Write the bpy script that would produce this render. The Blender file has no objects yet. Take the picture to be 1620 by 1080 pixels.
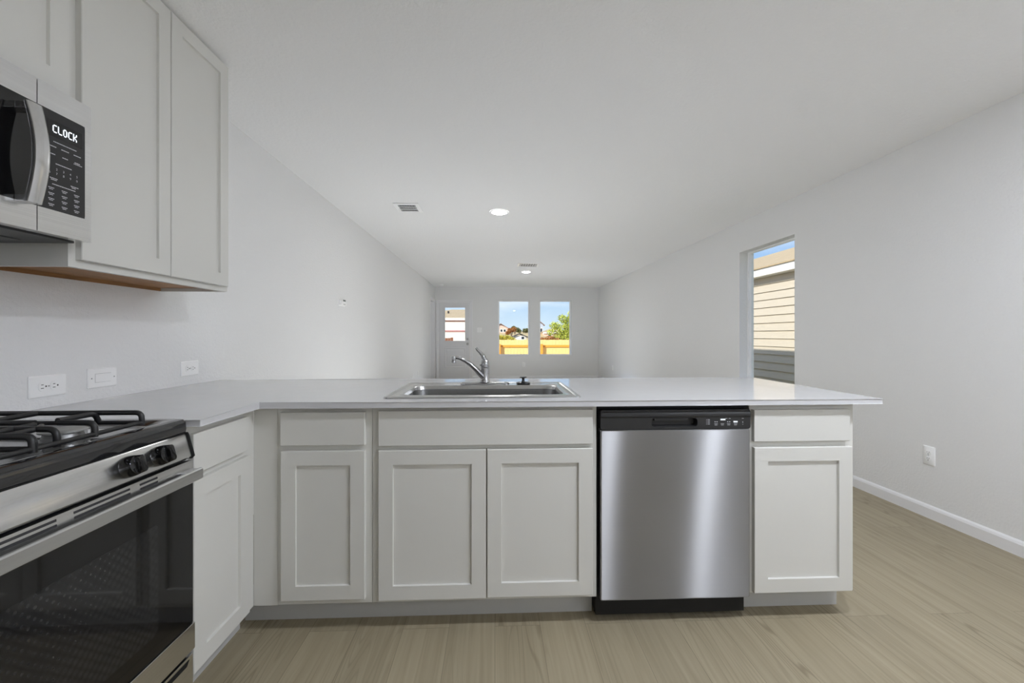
import bpy, bmesh, math, random
from mathutils import Vector, Matrix
random.seed(7)
D = bpy.data
SC = bpy.context.scene
COL = SC.collection

# ------------------------------------------------------------------ camera
F_PX, XV, YH, CAMZ = 660.0, 783.0, 530.0, 1.165
cam_d = D.cameras.new('camera')
cam_d.sensor_width = 36.0
cam_d.lens = F_PX / 1620.0 * 36.0
cam_d.shift_y = -(540.0 - YH) / 1620.0
cam_d.clip_start = 0.02
cam_d.clip_end = 500
cam = D.objects.new('camera', cam_d)
cam.location = (0, 0, CAMZ)
cam.rotation_euler = (math.radians(90), 0, -math.atan((810.0 - XV) / F_PX))
COL.objects.link(cam)
SC.camera = cam

# ------------------------------------------------------------------ colour management
SC.view_settings.view_transform = 'Standard'
SC.view_settings.look = 'None'
SC.view_settings.exposure = 0.21
SC.view_settings.gamma = 1.0
SC.view_settings.use_curve_mapping = False
SC.cycles.max_bounces = 14
SC.cycles.diffuse_bounces = 10
SC.cycles.glossy_bounces = 6
SC.cycles.transparent_max_bounces = 12
SC.cycles.sample_clamp_indirect = 6.0
SC.cycles.caustics_reflective = False
SC.cycles.caustics_refractive = False
SC.cycles.use_denoising = True

# ------------------------------------------------------------------ light levels
SUN_STRENGTH = 4.6
SKY_STRENGTH = 1.04
LIGHT_LENS = 95.0         # radiance of the recessed lenses
LIGHT_ROOM = 1200.0     # beam power of the recessed lights in the long room
LIGHT_KITCHEN = 305.0  # radiance of the recessed lenses over the kitchen floor
LIGHT_FILL = 18.0      # radiance of the added fill drum behind the camera
COL_BEAM = (0.72, 0.89, 1.38)    # cool white LED
COL_KITCHEN = (0.93, 0.98, 1.08)

# ------------------------------------------------------------------ world
def make_world():
    w = D.worlds.new('sky_world'); SC.world = w; w.use_nodes = True
    nt = w.node_tree; nt.nodes.clear()
    out = nt.nodes.new('ShaderNodeOutputWorld'); bg = nt.nodes.new('ShaderNodeBackground')
    tc = nt.nodes.new('ShaderNodeTexCoord'); sep = nt.nodes.new('ShaderNodeSeparateXYZ')
    ramp = nt.nodes.new('ShaderNodeValToRGB')
    nt.links.new(tc.outputs['Generated'], sep.inputs[0])
    nt.links.new(sep.outputs['Z'], ramp.inputs[0])
    e = ramp.color_ramp.elements
    e[0].position = 0.0; e[0].color = (0.66, 0.78, 0.88, 1)
    e[1].position = 0.6; e[1].color = (0.34, 0.48, 0.78, 1)
    m = ramp.color_ramp.elements.new(0.09); m.color = (0.43, 0.62, 0.86, 1)
    m = ramp.color_ramp.elements.new(0.30); m.color = (0.18, 0.38, 0.80, 1)
    mp = nt.nodes.new('ShaderNodeMapping'); mp.inputs['Scale'].default_value = (3, 3, 14)
    nz = nt.nodes.new('ShaderNodeTexNoise'); nz.inputs['Scale'].default_value = 1.3; nz.inputs['Detail'].default_value = 5
    nt.links.new(tc.outputs['Generated'], mp.inputs[0]); nt.links.new(mp.outputs[0], nz.inputs[0])
    cr = nt.nodes.new('ShaderNodeValToRGB'); cr.color_ramp.elements[0].position = 0.48; cr.color_ramp.elements[1].position = 0.85
    nt.links.new(nz.outputs[0], cr.inputs[0])
    mx = nt.nodes.new('ShaderNodeMixRGB'); mx.inputs[2].default_value = (0.95, 0.97, 1.0, 1)
    nt.links.new(cr.outputs[0], mx.inputs[0]); nt.links.new(ramp.outputs[0], mx.inputs[1])
    nt.links.new(mx.outputs[0], bg.inputs[0]); bg.inputs[1].default_value = SKY_STRENGTH
    nt.links.new(bg.outputs[0], out.inputs[0])
make_world()
sun_d = D.lights.new('sun', 'SUN'); sun_d.energy = SUN_STRENGTH; sun_d.angle = math.radians(0.6); sun_d.color = (1.0, 0.95, 0.86)
sun = D.objects.new('sun', sun_d); COL.objects.link(sun)
sun.location = (-8, -8, 9)
sun.rotation_euler = Vector((-1.0, -0.85, 0.70)).to_track_quat('Z', 'Y').to_euler()

# ------------------------------------------------------------------ materials
MATS = {}
def srgb(r, g, b):
    f = lambda c: (c / 255.0) / 12.92 if c / 255.0 <= 0.04045 else (((c / 255.0) + 0.055) / 1.055) ** 2.4
    return (f(r), f(g), f(b), 1.0)
def mat(name, color, rough=0.5, metal=0.0, bump=0.0, bscale=60.0, var=0.0, vscale=8.0, vmap=(1, 1, 1), emit=0.0, spec=0.5, coat=0.0, detail=3.0):
    m = D.materials.new(name); m.use_nodes = True
    nt = m.node_tree; b = nt.nodes['Principled BSDF']
    b.inputs['Base Color'].default_value = color
    b.inputs['Roughness'].default_value = rough
    b.inputs['Metallic'].default_value = metal
    b.inputs['Specular IOR Level'].default_value = spec
    b.inputs['Coat Weight'].default_value = coat
    tc = nt.nodes.new('ShaderNodeTexCoord'); mp = nt.nodes.new('ShaderNodeMapping')
    mp.inputs['Scale'].default_value = vmap
    nt.links.new(tc.outputs['Object'], mp.inputs[0])
    nz = nt.nodes.new('ShaderNodeTexNoise'); nz.inputs['Scale'].default_value = vscale; nz.inputs['Detail'].default_value = detail
    nt.links.new(mp.outputs[0], nz.inputs[0])
    if var > 0:
        cr = nt.nodes.new('ShaderNodeValToRGB')
        lo = tuple(max(0, c * (1 - var)) for c in color[:3]) + (1,)
        hi = tuple(min(1, c * (1 + var)) for c in color[:3]) + (1,)
        cr.color_ramp.elements[0].color = lo; cr.color_ramp.elements[1].color = hi
        cr.color_ramp.elements[0].position = 0.3; cr.color_ramp.elements[1].position = 0.7
        nt.links.new(nz.outputs[0], cr.inputs[0]); nt.links.new(cr.outputs[0], b.inputs['Base Color'])
    if bump > 0:
        n2 = nt.nodes.new('ShaderNodeTexNoise'); n2.inputs['Scale'].default_value = bscale; n2.inputs['Detail'].default_value = detail
        nt.links.new(mp.outputs[0], n2.inputs[0])
        bp = nt.nodes.new('ShaderNodeBump'); bp.inputs['Strength'].default_value = bump; bp.inputs['Distance'].default_value = 0.004
        nt.links.new(n2.outputs[0], bp.inputs['Height']); nt.links.new(bp.outputs[0], b.inputs['Normal'])
    if emit > 0:
        b.inputs['Emission Color'].default_value = color; b.inputs['Emission Strength'].default_value = emit
    MATS[name] = m
    return m

mat('wall_paint', srgb(232, 232, 232), 0.85, bump=0.5, bscale=70, spec=0.2, detail=2)
mat('wall_paint_coarse', srgb(231, 231, 231), 0.85, bump=0.7, bscale=75, spec=0.2, detail=2)
mat('ceiling_paint', srgb(240, 240, 240), 0.9, bump=0.6, bscale=60, spec=0.1, detail=2)
mat('trim_white', srgb(236, 236, 238), 0.35)
mat('door_white', srgb(228, 228, 230), 0.4)
mat('vinyl_white', srgb(250, 250, 251), 0.35)
mat('cabinet_paint', srgb(212, 211, 206), 0.42, var=0.012, vscale=3)
mat('cabinet_dark_seam', srgb(120, 118, 112), 0.6)
mat('toe_paint', srgb(190, 190, 188), 0.5)
mat('raw_wood', srgb(150, 108, 66), 0.6, var=0.22, vscale=7, vmap=(8, 1, 8))
mat('quartz', srgb(202, 202, 204), 0.06, var=0.012, vscale=14, spec=0.5)
mat('chrome', (0.46, 0.46, 0.47, 1), 0.08, 1.0)
mat('dark_chrome', (0.05, 0.05, 0.052, 1), 0.18, 0.6)
mat('satin_nickel', (0.42, 0.41, 0.40, 1), 0.3, 1.0)
mat('black_plastic', srgb(40, 40, 41), 0.35, spec=0.45)
mat('black_gloss', srgb(16, 16, 17), 0.06, spec=0.6)
mat('black_enamel', srgb(30, 30, 32), 0.12, spec=0.6, coat=0.5)
mat('cast_iron', srgb(34, 34, 35), 0.42, bump=0.1, bscale=300)
mat('gap_black', srgb(10, 10, 10), 0.7)
mat('range_side', srgb(52, 52, 54), 0.45)
mat('burner_cap', srgb(176, 176, 174), 0.45, 0.4)
mat('burner_base', srgb(150, 150, 150), 0.35, 0.8)
mat('plate_white', srgb(247, 247, 247), 0.3)
mat('slot_dark', srgb(45, 45, 45), 0.5)
mat('screw_grey', srgb(170, 170, 170), 0.3, 0.6)
mat('key_print', srgb(205, 206, 210), 0.5)
mat('display_glow', (0.9, 0.95, 1.0, 1), 0.4, emit=0.8)
mat('status_glow', (0.75, 0.78, 0.8, 1), 0.4, emit=0.45)
mat('grey_lcd', srgb(105, 112, 108), 0.25)
mat('filter_mesh', srgb(120, 120, 120), 0.4, 0.8, bump=1.0, bscale=420)
mat('micro_bottom', srgb(60, 60, 61), 0.4)
mat('vent_dark', srgb(28, 28, 29), 0.6)
mat('foam_white', srgb(235, 235, 235), 0.5)
# outdoors
mat('siding_cream', srgb(214, 202, 184), 0.7, var=0.03, vscale=4, vmap=(1, 1, 10))
mat('siding_white', srgb(246, 240, 236), 0.7)
mat('siding_pink', srgb(228, 196, 182), 0.7)
mat('siding_grey', srgb(190, 200, 220), 0.7)
mat('fascia_white', srgb(244, 240, 234), 0.6)
mat('roof_tan', srgb(196, 172, 136), 0.9, var=0.22, vscale=6, vmap=(1, 6, 1), detail=6)
mat('roof_brown', srgb(150, 120, 108), 0.9, var=0.2, vscale=5)
mat('roof_dark', srgb(62, 58, 58), 0.9, var=0.2, vscale=5)
mat('glass_dark', srgb(46, 54, 70), 0.1)
mat('trim_mauve', srgb(186, 130, 130), 0.7)
mat('fence_wood', srgb(250, 220, 150), 0.75, var=0.12, vscale=9, vmap=(8, 8, 0.6))
mat('fence_rail', srgb(236, 170, 66), 0.75, var=0.12, vscale=9, vmap=(0.6, 8, 8))
mat('fence_brown', srgb(140, 92, 66), 0.8, var=0.2, vscale=9, vmap=(8, 8, 0.6))  # browner boards for the fence by the white house
mat('dry_hill', srgb(206, 180, 130), 0.95, var=0.25, vscale=1.6, detail=6)
mat('lawn_grass', srgb(120, 124, 62), 0.95, var=0.3, vscale=9, detail=6)
mat('leaf_green', srgb(196, 202, 84), 0.7, var=0.3, vscale=7)
mat('leaf_olive', srgb(112, 112, 56), 0.7, var=0.3, vscale=5)
mat('leaf_rust', srgb(176, 116, 52), 0.7, var=0.3, vscale=5)
mat('leaf_yellow', srgb(206, 192, 70), 0.7, var=0.25, vscale=5)
mat('bark', srgb(104, 84, 64), 0.9, var=0.2, vscale=20)
mat('exterior_stucco', srgb(200, 192, 180), 0.8)

def steel(name, base, rough, aniso_axis='X', streak=0.10):
    m = D.materials.new(name); m.use_nodes = True
    nt = m.node_tree; b = nt.nodes['Principled BSDF']
    b.inputs['Metallic'].default_value = 1.0
    tc = nt.nodes.new('ShaderNodeTexCoord'); mp = nt.nodes.new('ShaderNodeMapping')
    mp.inputs['Scale'].default_value = {'X': (2, 400, 400), 'Y': (400, 2, 400), 'Z': (400, 400, 2)}[aniso_axis]
    nz = nt.nodes.new('ShaderNodeTexNoise'); nz.inputs['Scale'].default_value = 1.0; nz.inputs['Detail'].default_value = 2
    nt.links.new(tc.outputs['Object'], mp.inputs[0]); nt.links.new(mp.outputs[0], nz.inputs[0])
    cr = nt.nodes.new('ShaderNodeValToRGB')
    cr.color_ramp.elements[0].color = (base * (1 - streak),) * 3 + (1,)
    cr.color_ramp.elements[1].color = (base * (1 + streak),) * 3 + (1,)
    nt.links.new(nz.outputs[0], cr.inputs[0]); nt.links.new(cr.outputs[0], b.inputs['Base Color'])
    b.inputs['Roughness'].default_value = rough
    bp = nt.nodes.new('ShaderNodeBump'); bp.inputs['Strength'].default_value = 0.06; bp.inputs['Distance'].default_value = 0.0006
    nt.links.new(nz.outputs[0], bp.inputs['Height']); nt.links.new(bp.outputs[0], b.inputs['Normal'])
    MATS[name] = m
    return m
steel('steel_range', 0.72, 0.22, 'Y')
steel('steel_micro', 0.80, 0.24, 'Y')
steel('steel_handle', 0.60, 0.25, 'Y')
steel('steel_handle_vertical', 0.68, 0.22, 'Z')
steel('steel_rim_lit', 0.58, 0.20, 'X')  # sink rim: brighter base puts its highlights into the colour
steel('steel_bowl_shaded', 0.33, 0.26, 'X')  # same sink steel, darkened to paint the shade inside the bowl

def steel_door():
    # horizontally brushed dishwasher front: a plain lobe plus a lobe stretched across the grain, and a few smudges
    m = steel('steel_dishwasher', 0.30, 0.34, 'X', 0.05)
    nt = m.node_tree; b = nt.nodes['Principled BSDF']; L = nt.links
    tc = nt.nodes.new('ShaderNodeTexCoord')
    nz = nt.nodes.new('ShaderNodeTexNoise'); nz.inputs['Scale'].default_value = 5.5; nz.inputs['Detail'].default_value = 4
    L.new(tc.outputs['Object'], nz.inputs[0])
    cr = nt.nodes.new('ShaderNodeValToRGB')
    cr.color_ramp.elements[0].position = 0.60; cr.color_ramp.elements[0].color = (0.31,) * 3 + (1,)
    cr.color_ramp.elements[1].position = 0.72; cr.color_ramp.elements[1].color = (0.36,) * 3 + (1,)
    L.new(nz.outputs[0], cr.inputs[0]); L.new(cr.outputs[0], b.inputs['Roughness'])
    an = nt.nodes.new('ShaderNodeBsdfAnisotropic'); an.inputs['Color'].default_value = (0.40, 0.40, 0.41, 1)
    an.inputs['Roughness'].default_value = 0.36; an.inputs['Anisotropy'].default_value = 0.84
    tg = nt.nodes.new('ShaderNodeCombineXYZ'); tg.inputs[0].default_value = 1.0
    L.new(tg.outputs[0], an.inputs['Tangent'])
    mix = nt.nodes.new('ShaderNodeMixShader'); mix.inputs[0].default_value = 0.5
    out = nt.nodes['Material Output']
    L.new(b.outputs[0], mix.inputs[1]); L.new(an.outputs[0], mix.inputs[2]); L.new(mix.outputs[0], out.inputs[0])
steel_door()

def glass_pane():
    m = D.materials.new('window_glass'); m.use_nodes = True
    nt = m.node_tree; nt.nodes.clear()
    out = nt.nodes.new('ShaderNodeOutputMaterial'); mix = nt.nodes.new('ShaderNodeMixShader')
    tr = nt.nodes.new('ShaderNodeBsdfTransparent'); tr.inputs[0].default_value = (0.97, 0.985, 0.98, 1)
    gl = nt.nodes.new('ShaderNodeBsdfGlossy'); gl.inputs['Roughness'].default_value = 0.01
    lw = nt.nodes.new('ShaderNodeLayerWeight'); lw.inputs['Blend'].default_value = 0.5
    pw = nt.nodes.new('ShaderNodeMath'); pw.operation = 'POWER'; pw.inputs[1].default_value = 5.0
    fr = nt.nodes.new('ShaderNodeMath'); fr.operation = 'MULTIPLY_ADD'; fr.inputs[1].default_value = 0.5; fr.inputs[2].default_value = 0.02
    nt.links.new(lw.outputs['Facing'], pw.inputs[0]); nt.links.new(pw.outputs[0], fr.inputs[0])
    nt.links.new(fr.outputs[0], mix.inputs[0]); nt.links.new(tr.outputs[0], mix.inputs[1]); nt.links.new(gl.outputs[0], mix.inputs[2])
    nt.links.new(mix.outputs[0], out.inputs[0]); MATS['window_glass'] = m
glass_pane()

def oven_glass():
    # black glass with the faint dotted screen behind it
    m = mat('oven_glass', srgb(15, 15, 16), 0.05, spec=0.55)
    nt = m.node_tree; b = nt.nodes['Principled BSDF']
    tc = nt.nodes.new('ShaderNodeTexCoord')
    vo = nt.nodes.new('ShaderNodeTexVoronoi'); vo.inputs['Scale'].default_value = 62; vo.inputs['Randomness'].default_value = 0.0
    mp = nt.nodes.new('ShaderNodeMapping'); mp.inputs['Rotation'].default_value = (math.radians(45), 0, 0)
    nt.links.new(tc.outputs['Object'], mp.inputs[0]); nt.links.new(mp.outputs[0], vo.inputs[0])
    cr = nt.nodes.new('ShaderNodeValToRGB')
    cr.color_ramp.elements[0].position = 0.1; cr.color_ramp.elements[0].color = srgb(46, 46, 47)
    cr.color_ramp.elements[1].position = 0.62; cr.color_ramp.elements[1].color = srgb(22, 22, 23)
    nt.links.new(vo.outputs['Distance'], cr.inputs[0]); nt.links.new(cr.outputs[0], b.inputs['Base Color'])
    MATS['oven_screen'] = m
    mat('oven_glass', srgb(15, 15, 16), 0.05, spec=0.55)
oven_glass()

def plank_floor():
    m = D.materials.new('plank_floor'); m.use_nodes = True
    nt = m.node_tree; b = nt.nodes['Principled BSDF']; L = nt.links
    tc = nt.nodes.new('ShaderNodeTexCoord')
    mp = nt.nodes.new('ShaderNodeMapping'); mp.inputs['Rotation'].default_value = (0, 0, math.radians(90))
    L.new(tc.outputs['Object'], mp.inputs[0])
    br = nt.nodes.new('ShaderNodeTexBrick')
    br.inputs['Scale'].default_value = 1.0; br.inputs['Brick Width'].default_value = 1.22; br.inputs['Row Height'].default_value = 0.182
    br.inputs['Mortar Size'].default_value = 0.0011; br.inputs['Mortar Smooth'].default_value = 0.2; br.offset = 0.37
    br.inputs['Color1'].default_value = (0.25, 0.25, 0.25, 1); br.inputs['Color2'].default_value = (0.75, 0.75, 0.75, 1); br.inputs['Mortar'].default_value = (0.1, 0.1, 0.1, 1)
    L.new(mp.outputs[0], br.inputs['Vector'])
    # per-plank offset of the grain
    add = nt.nodes.new('ShaderNodeVectorMath'); add.operation = 'MULTIPLY_ADD'
    add.inputs[1].default_value = (9.0, 9.0, 9.0)
    L.new(br.outputs['Color'], add.inputs[0]); L.new(tc.outputs['Object'], add.inputs[2])
    gm = nt.nodes.new('ShaderNodeMapping'); gm.inputs['Scale'].default_value = (44, 1.4, 1)
    L.new(add.outputs[0], gm.inputs[0])
    g1 = nt.nodes.new('ShaderNodeTexNoise'); g1.inputs['Scale'].default_value = 1.0; g1.inputs['Detail'].default_value = 5; g1.inputs['Distortion'].default_value = 0.6
    L.new(gm.outputs[0], g1.inputs[0])
    wm = nt.nodes.new('ShaderNodeMapping'); wm.inputs['Scale'].default_value = (9, 0.55, 1)
    L.new(add.outputs[0], wm.inputs[0])
    wv = nt.nodes.new('ShaderNodeTexNoise'); wv.inputs['Scale'].default_value = 1.0; wv.inputs['Detail'].default_value = 1.0
    L.new(wm.outputs[0], wv.inputs[0])
    # contour rings of a smooth stretched noise give cathedral grain
    mul = nt.nodes.new('ShaderNodeMath'); mul.operation = 'MULTIPLY'; mul.inputs[1].default_value = 120.0
    L.new(wv.outputs[0], mul.inputs[0])
    sn = nt.nodes.new('ShaderNodeMath'); sn.operation = 'SINE'; L.new(mul.outputs[0], sn.inputs[0])
    rg = nt.nodes.new('ShaderNodeMapRange'); rg.inputs['From Min'].default_value = -1.0; rg.inputs['From Max'].default_value = -0.55
    rg.inputs['To Min'].default_value = 1.0; rg.inputs['To Max'].default_value = 0.0
    L.new(sn.outputs[0], rg.inputs['Value'])
    pm = nt.nodes.new('ShaderNodeTexNoise'); pm.inputs['Scale'].default_value = 1.0; pm.inputs['Detail'].default_value = 2
    pmm = nt.nodes.new('ShaderNodeMapping'); pmm.inputs['Scale'].default_value = (2.2, 0.7, 1)
    L.new(add.outputs[0], pmm.inputs[0]); L.new(pmm.outputs[0], pm.inputs[0])
    pr = nt.nodes.new('ShaderNodeMapRange'); pr.inputs['From Min'].default_value = 0.42; pr.inputs['From Max'].default_value = 0.62
    L.new(pm.outputs[0], pr.inputs['Value'])
    rmask = nt.nodes.new('ShaderNodeMath'); rmask.operation = 'MULTIPLY'; L.new(rg.outputs[0], rmask.inputs[0]); L.new(pr.outputs[0], rmask.inputs[1])
    ring = nt.nodes.new('ShaderNodeMath'); ring.operation = 'MULTIPLY'; ring.inputs[1].default_value = 0.6; L.new(rmask.outputs[0], ring.inputs[0])
    cr = nt.nodes.new('ShaderNodeValToRGB')
    cr.color_ramp.elements[0].position = 0.25; cr.color_ramp.elements[0].color = srgb(144, 133, 110)
    cr.color_ramp.elements[1].position = 0.75; cr.color_ramp.elements[1].color = srgb(166, 155, 131)
    L.new(g1.outputs[0], cr.inputs[0])
    m1 = nt.nodes.new('ShaderNodeMixRGB'); m1.inputs[2].default_value = srgb(112, 101, 80)
    L.new(ring.outputs[0], m1.inputs[0]); L.new(cr.outputs[0], m1.inputs[1])
    # plank tone
    m2 = nt.nodes.new('ShaderNodeMixRGB'); m2.blend_type = 'MULTIPLY'; m2.inputs[0].default_value = 1.0
    tn = nt.nodes.new('ShaderNodeValToRGB'); tn.color_ramp.elements[0].color = (0.88, 0.88, 0.88, 1); tn.color_ramp.elements[1].color = (1.06, 1.06, 1.06, 1)
    L.new(br.outputs['Color'], tn.inputs[0]); L.new(m1.outputs[0], m2.inputs[1]); L.new(tn.outputs[0], m2.inputs[2])
    m3 = nt.nodes.new('ShaderNodeMixRGB'); m3.inputs[2].default_value = srgb(96, 87, 70)
    fm = nt.nodes.new('ShaderNodeMath'); fm.operation = 'MULTIPLY'; fm.inputs[1].default_value = 0.5
    L.new(br.outputs['Fac'], fm.inputs[0]); L.new(fm.outputs[0], m3.inputs[0]); L.new(m2.outputs[0], m3.inputs[1])
    L.new(m3.outputs[0], b.inputs['Base Color'])
    b.inputs['Roughness'].default_value = 0.42; b.inputs['Specular IOR Level'].default_value = 0.35
    bp = nt.nodes.new('ShaderNodeBump'); bp.inputs['Strength'].default_value = 0.12; bp.inputs['Distance'].default_value = 0.002
    L.new(g1.outputs[0], bp.inputs['Height']); L.new(bp.outputs[0], b.inputs['Normal'])
    MATS['plank_floor'] = m
plank_floor()
def emitter(name, color, s):
    m = D.materials.new(name); m.use_nodes = True; nt = m.node_tree; nt.nodes.clear()
    o = nt.nodes.new('ShaderNodeOutputMaterial'); e = nt.nodes.new('ShaderNodeEmission')
    e.inputs[0].default_value = color; e.inputs[1].default_value = s
    nt.links.new(e.outputs[0], o.inputs[0]); MATS[name] = m
emitter('lens_kitchen', COL_KITCHEN + (1,), LIGHT_KITCHEN)
emitter('lens_lit', (1.0, 0.99, 0.97, 1), LIGHT_LENS)
emitter('fill_glow', (0.92, 0.98, 1.09, 1), LIGHT_FILL)  # glow of the added fill drum

# ------------------------------------------------------------------ mesh helpers
def BM(): return bmesh.new()
def bx(bm, x0, x1, y0, y1, z0, z1, bev=0.0, seg=2):
    v = [bm.verts.new(p) for p in ((x0, y0, z0), (x1, y0, z0), (x1, y1, z0), (x0, y1, z0), (x0, y0, z1), (x1, y0, z1), (x1, y1, z1), (x0, y1, z1))]
    fs = [bm.faces.new([v[i] for i in q]) for q in ((0, 3, 2, 1), (4, 5, 6, 7), (0, 1, 5, 4), (1, 2, 6, 5), (2, 3, 7, 6), (3, 0, 4, 7))]
    if bev > 0:
        es = list({e for f in fs for e in f.edges})
        bmesh.ops.bevel(bm, geom=es, offset=bev, segments=seg, profile=0.6, affect='EDGES')
    return v
def prism(bm, pts, d0, d1, mp):
    """closed 2-D outline extruded between two depths; mp(u, v, d) -> world point"""
    a = [bm.verts.new(mp(u, v, d0)) for u, v in pts]; b = [bm.verts.new(mp(u, v, d1)) for u, v in pts]
    n = len(pts)
    bm.faces.new(a); bm.faces.new(list(reversed(b)))
    for i in range(n): bm.faces.new((a[i], b[i], b[(i + 1) % n], a[(i + 1) % n]))
def rrect(u0, u1, v0, v1, r, n=5):
    pts = []
    for cu, cv, a0 in ((u1 - r, v1 - r, 0), (u0 + r, v1 - r, 90), (u0 + r, v0 + r, 180), (u1 - r, v0 + r, 270)):
        for k in range(n + 1):
            a = math.radians(a0 + 90.0 * k / n); pts.append((cu + r * math.cos(a), cv + r * math.sin(a)))
    return pts
def loft(bm, loops, cap0=False, cap1=False):
    rings = [[bm.verts.new(p) for p in lp] for lp in loops]
    n = len(rings[0])
    for a, b in zip(rings, rings[1:]):
        for i in range(n): bm.faces.new((a[i], a[(i + 1) % n], b[(i + 1) % n], b[i]))
    if cap0: bm.faces.new(list(reversed(rings[0])))
    if cap1: bm.faces.new(rings[-1])
def fillet(pts, r, n=5):
    pts = [Vector(p) for p in pts]; out = [pts[0]]
    for a, b, c in zip(pts, pts[1:], pts[2:]):
        d1 = (a - b); d2 = (c - b); rr = min(r, d1.length * 0.49, d2.length * 0.49)
        p = b + d1.normalized() * rr; q = b + d2.normalized() * rr
        for k in range(n + 1):
            t = k / n; out.append(p * (1 - t) ** 2 + b * 2 * t * (1 - t) + q * t * t)
    out.append(pts[-1]); return out
def tube(bm, pts, r, n=10, sx=1.0):
    """round bar along a path; r may be a list; sx flattens it"""
    pts = [Vector(p) for p in pts]; rs = r if isinstance(r, (list, tuple)) else [r] * len(pts)
    t0 = (pts[1] - pts[0]).normalized()
    up = Vector((0, 0, 1)) if abs(t0.z) < 0.9 else Vector((0, 1, 0))
    nrm = (up - t0 * up.dot(t0)).normalized(); loops = []
    for i, p in enumerate(pts):
        t = (pts[min(i + 1, len(pts) - 1)] - pts[max(i - 1, 0)]).normalized()
        nrm = (nrm - t * nrm.dot(t)).normalized(); bn = t.cross(nrm)
        loops.append([p + (nrm * math.cos(2 * math.pi * k / n) + bn * sx * math.sin(2 * math.pi * k / n)) * rs[i] for k in range(n)])
    loft(bm, loops, True, True)
def lathe(bm, prof, c, axis='Z', n=24):
    """prof: (radius, along) from one end to the other"""
    loops = []
    for r, h in prof:
        lp = []
        for k in range(n):
            a = 2 * math.pi * k / n; u, v = r * math.cos(a), r * math.sin(a)
            p = {'Z': (u, v, h), 'X': (h, u, v), 'Y': (v, h, u)}[axis]
            lp.append((c[0] + p[0], c[1] + p[1], c[2] + p[2]))
        loops.append(lp)
    loft(bm, loops, True, True)
def grid_solid(bm, us, vs, keep, d0, d1, mp):
    """slab made of grid cells; keep(u, v) says whether a cell is solid"""
    nu, nv = len(us) - 1, len(vs) - 1
    K = [[keep((us[i] + us[i + 1]) / 2, (vs[j] + vs[j + 1]) / 2) for j in range(nv)] for i in range(nu)]
    cache = {}
    def V(i, j, d):
        if (i, j, d) not in cache: cache[(i, j, d)] = bm.verts.new(mp(us[i], vs[j], (d0, d1)[d]))
        return cache[(i, j, d)]
    for i in range(nu):
        for j in range(nv):
            if not K[i][j]: continue
            bm.faces.new((V(i, j, 0), V(i, j + 1, 0), V(i + 1, j + 1, 0), V(i + 1, j, 0)))
            bm.faces.new((V(i, j, 1), V(i + 1, j, 1), V(i + 1, j + 1, 1), V(i, j + 1, 1)))
            for di, dj, a, b in ((-1, 0, (i, j), (i, j + 1)), (1, 0, (i + 1, j + 1), (i + 1, j)), (0, -1, (i + 1, j), (i, j)), (0, 1, (i, j + 1), (i + 1, j + 1))):
                ii, jj = i + di, j + dj
                if 0 <= ii < nu and 0 <= jj < nv and K[ii][jj]: continue
                bm.faces.new((V(*a, 0), V(*b, 0), V(*b, 1), V(*a, 1)))
def bevel_sharp(bm, off, seg=2, deg=50):
    bm.normal_update()
    es = [e for e in bm.edges if len(e.link_faces) == 2 and e.calc_face_angle(0) > math.radians(deg)]
    bmesh.ops.bevel(bm, geom=es, offset=off, segments=seg, profile=0.6, affect='EDGES')
def wloc(o):
    p = Vector((0, 0, 0))
    while o is not None: p = p + o.location; o = o.parent
    return p
def obj(name, bm, m, parent=None, origin=None, smooth=None, label=None):
    bmesh.ops.recalc_face_normals(bm, faces=bm.faces)
    base = wloc(parent) if parent is not None else Vector(origin or (0, 0, 0))
    bmesh.ops.translate(bm, verts=bm.verts, vec=-base)
    me = D.meshes.new(name); bm.to_mesh(me); bm.free()
    me.materials.append(MATS[m])
    if smooth is not None:
        for p in me.polygons: p.use_smooth = True
        me.set_sharp_from_angle(angle=math.radians(smooth))
    o = D.objects.new(name, me); COL.objects.link(o)
    if parent is not None: o.parent = parent
    else: o.location = base
    if label: o['label'] = label
    return o
def tag(o, label, cat, group=None, kind=None):
    o['label'] = label; o['category'] = cat
    if group: o['group'] = group
    if kind: o['kind'] = kind
    return o
def thing(name, loc, label, cat, group=None):
    o = D.objects.new(name, None); o.empty_display_size = 0.1; COL.objects.link(o); o.location = loc
    return tag(o, label, cat, group)
def struct(name, bm=None, m=None, label=None, smooth=None, loc=(0, 0, 0)):
    if bm is None:
        o = D.objects.new(name, None); COL.objects.link(o); o.location = loc
    else: o = obj(name, bm, m, smooth=smooth)
    o['kind'] = 'structure'
    if label: o['label'] = label
    return o

# face mappings: (u, v, d) with d outward
def face_y(y0): return lambda u, v, d: (u, y0 - d, v)           # looks towards -Y
def face_x(x0): return lambda u, v, d: (x0 + d, u, v)           # looks towards +X
def face_xm(x0): return lambda u, v, d: (x0 - d, u, v)          # looks towards -X
def face_zm(z0): return lambda u, v, d: (u, v, z0 - d)          # looks down

def ring_loop(u0, u1, v0, v1, d, mp): return [mp(u0, v0, d), mp(u1, v0, d), mp(u1, v1, d), mp(u0, v1, d)]
def shaker(u0, u1, v0, v1, mp, st=0.056, th=0.019, rec=0.009):
    bm = BM(); e = 0.0018
    R = lambda i, d: ring_loop(u0 + i, u1 - i, v0 + i, v1 - i, d, mp)
    loft(bm, [R(0, 0), R(0, th - e), R(e, th), R(st, th), R(st + 0.0015, th - rec), ], True, True)
    return bm
def slab(u0, u1, v0, v1, mp, th=0.019, e=0.0018):
    bm = BM(); R = lambda i, d: ring_loop(u0 + i, u1 - i, v0 + i, v1 - i, d, mp)
    loft(bm, [R(0, 0), R(0, th - e), R(e, th)], True, True)
    return bm

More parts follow.
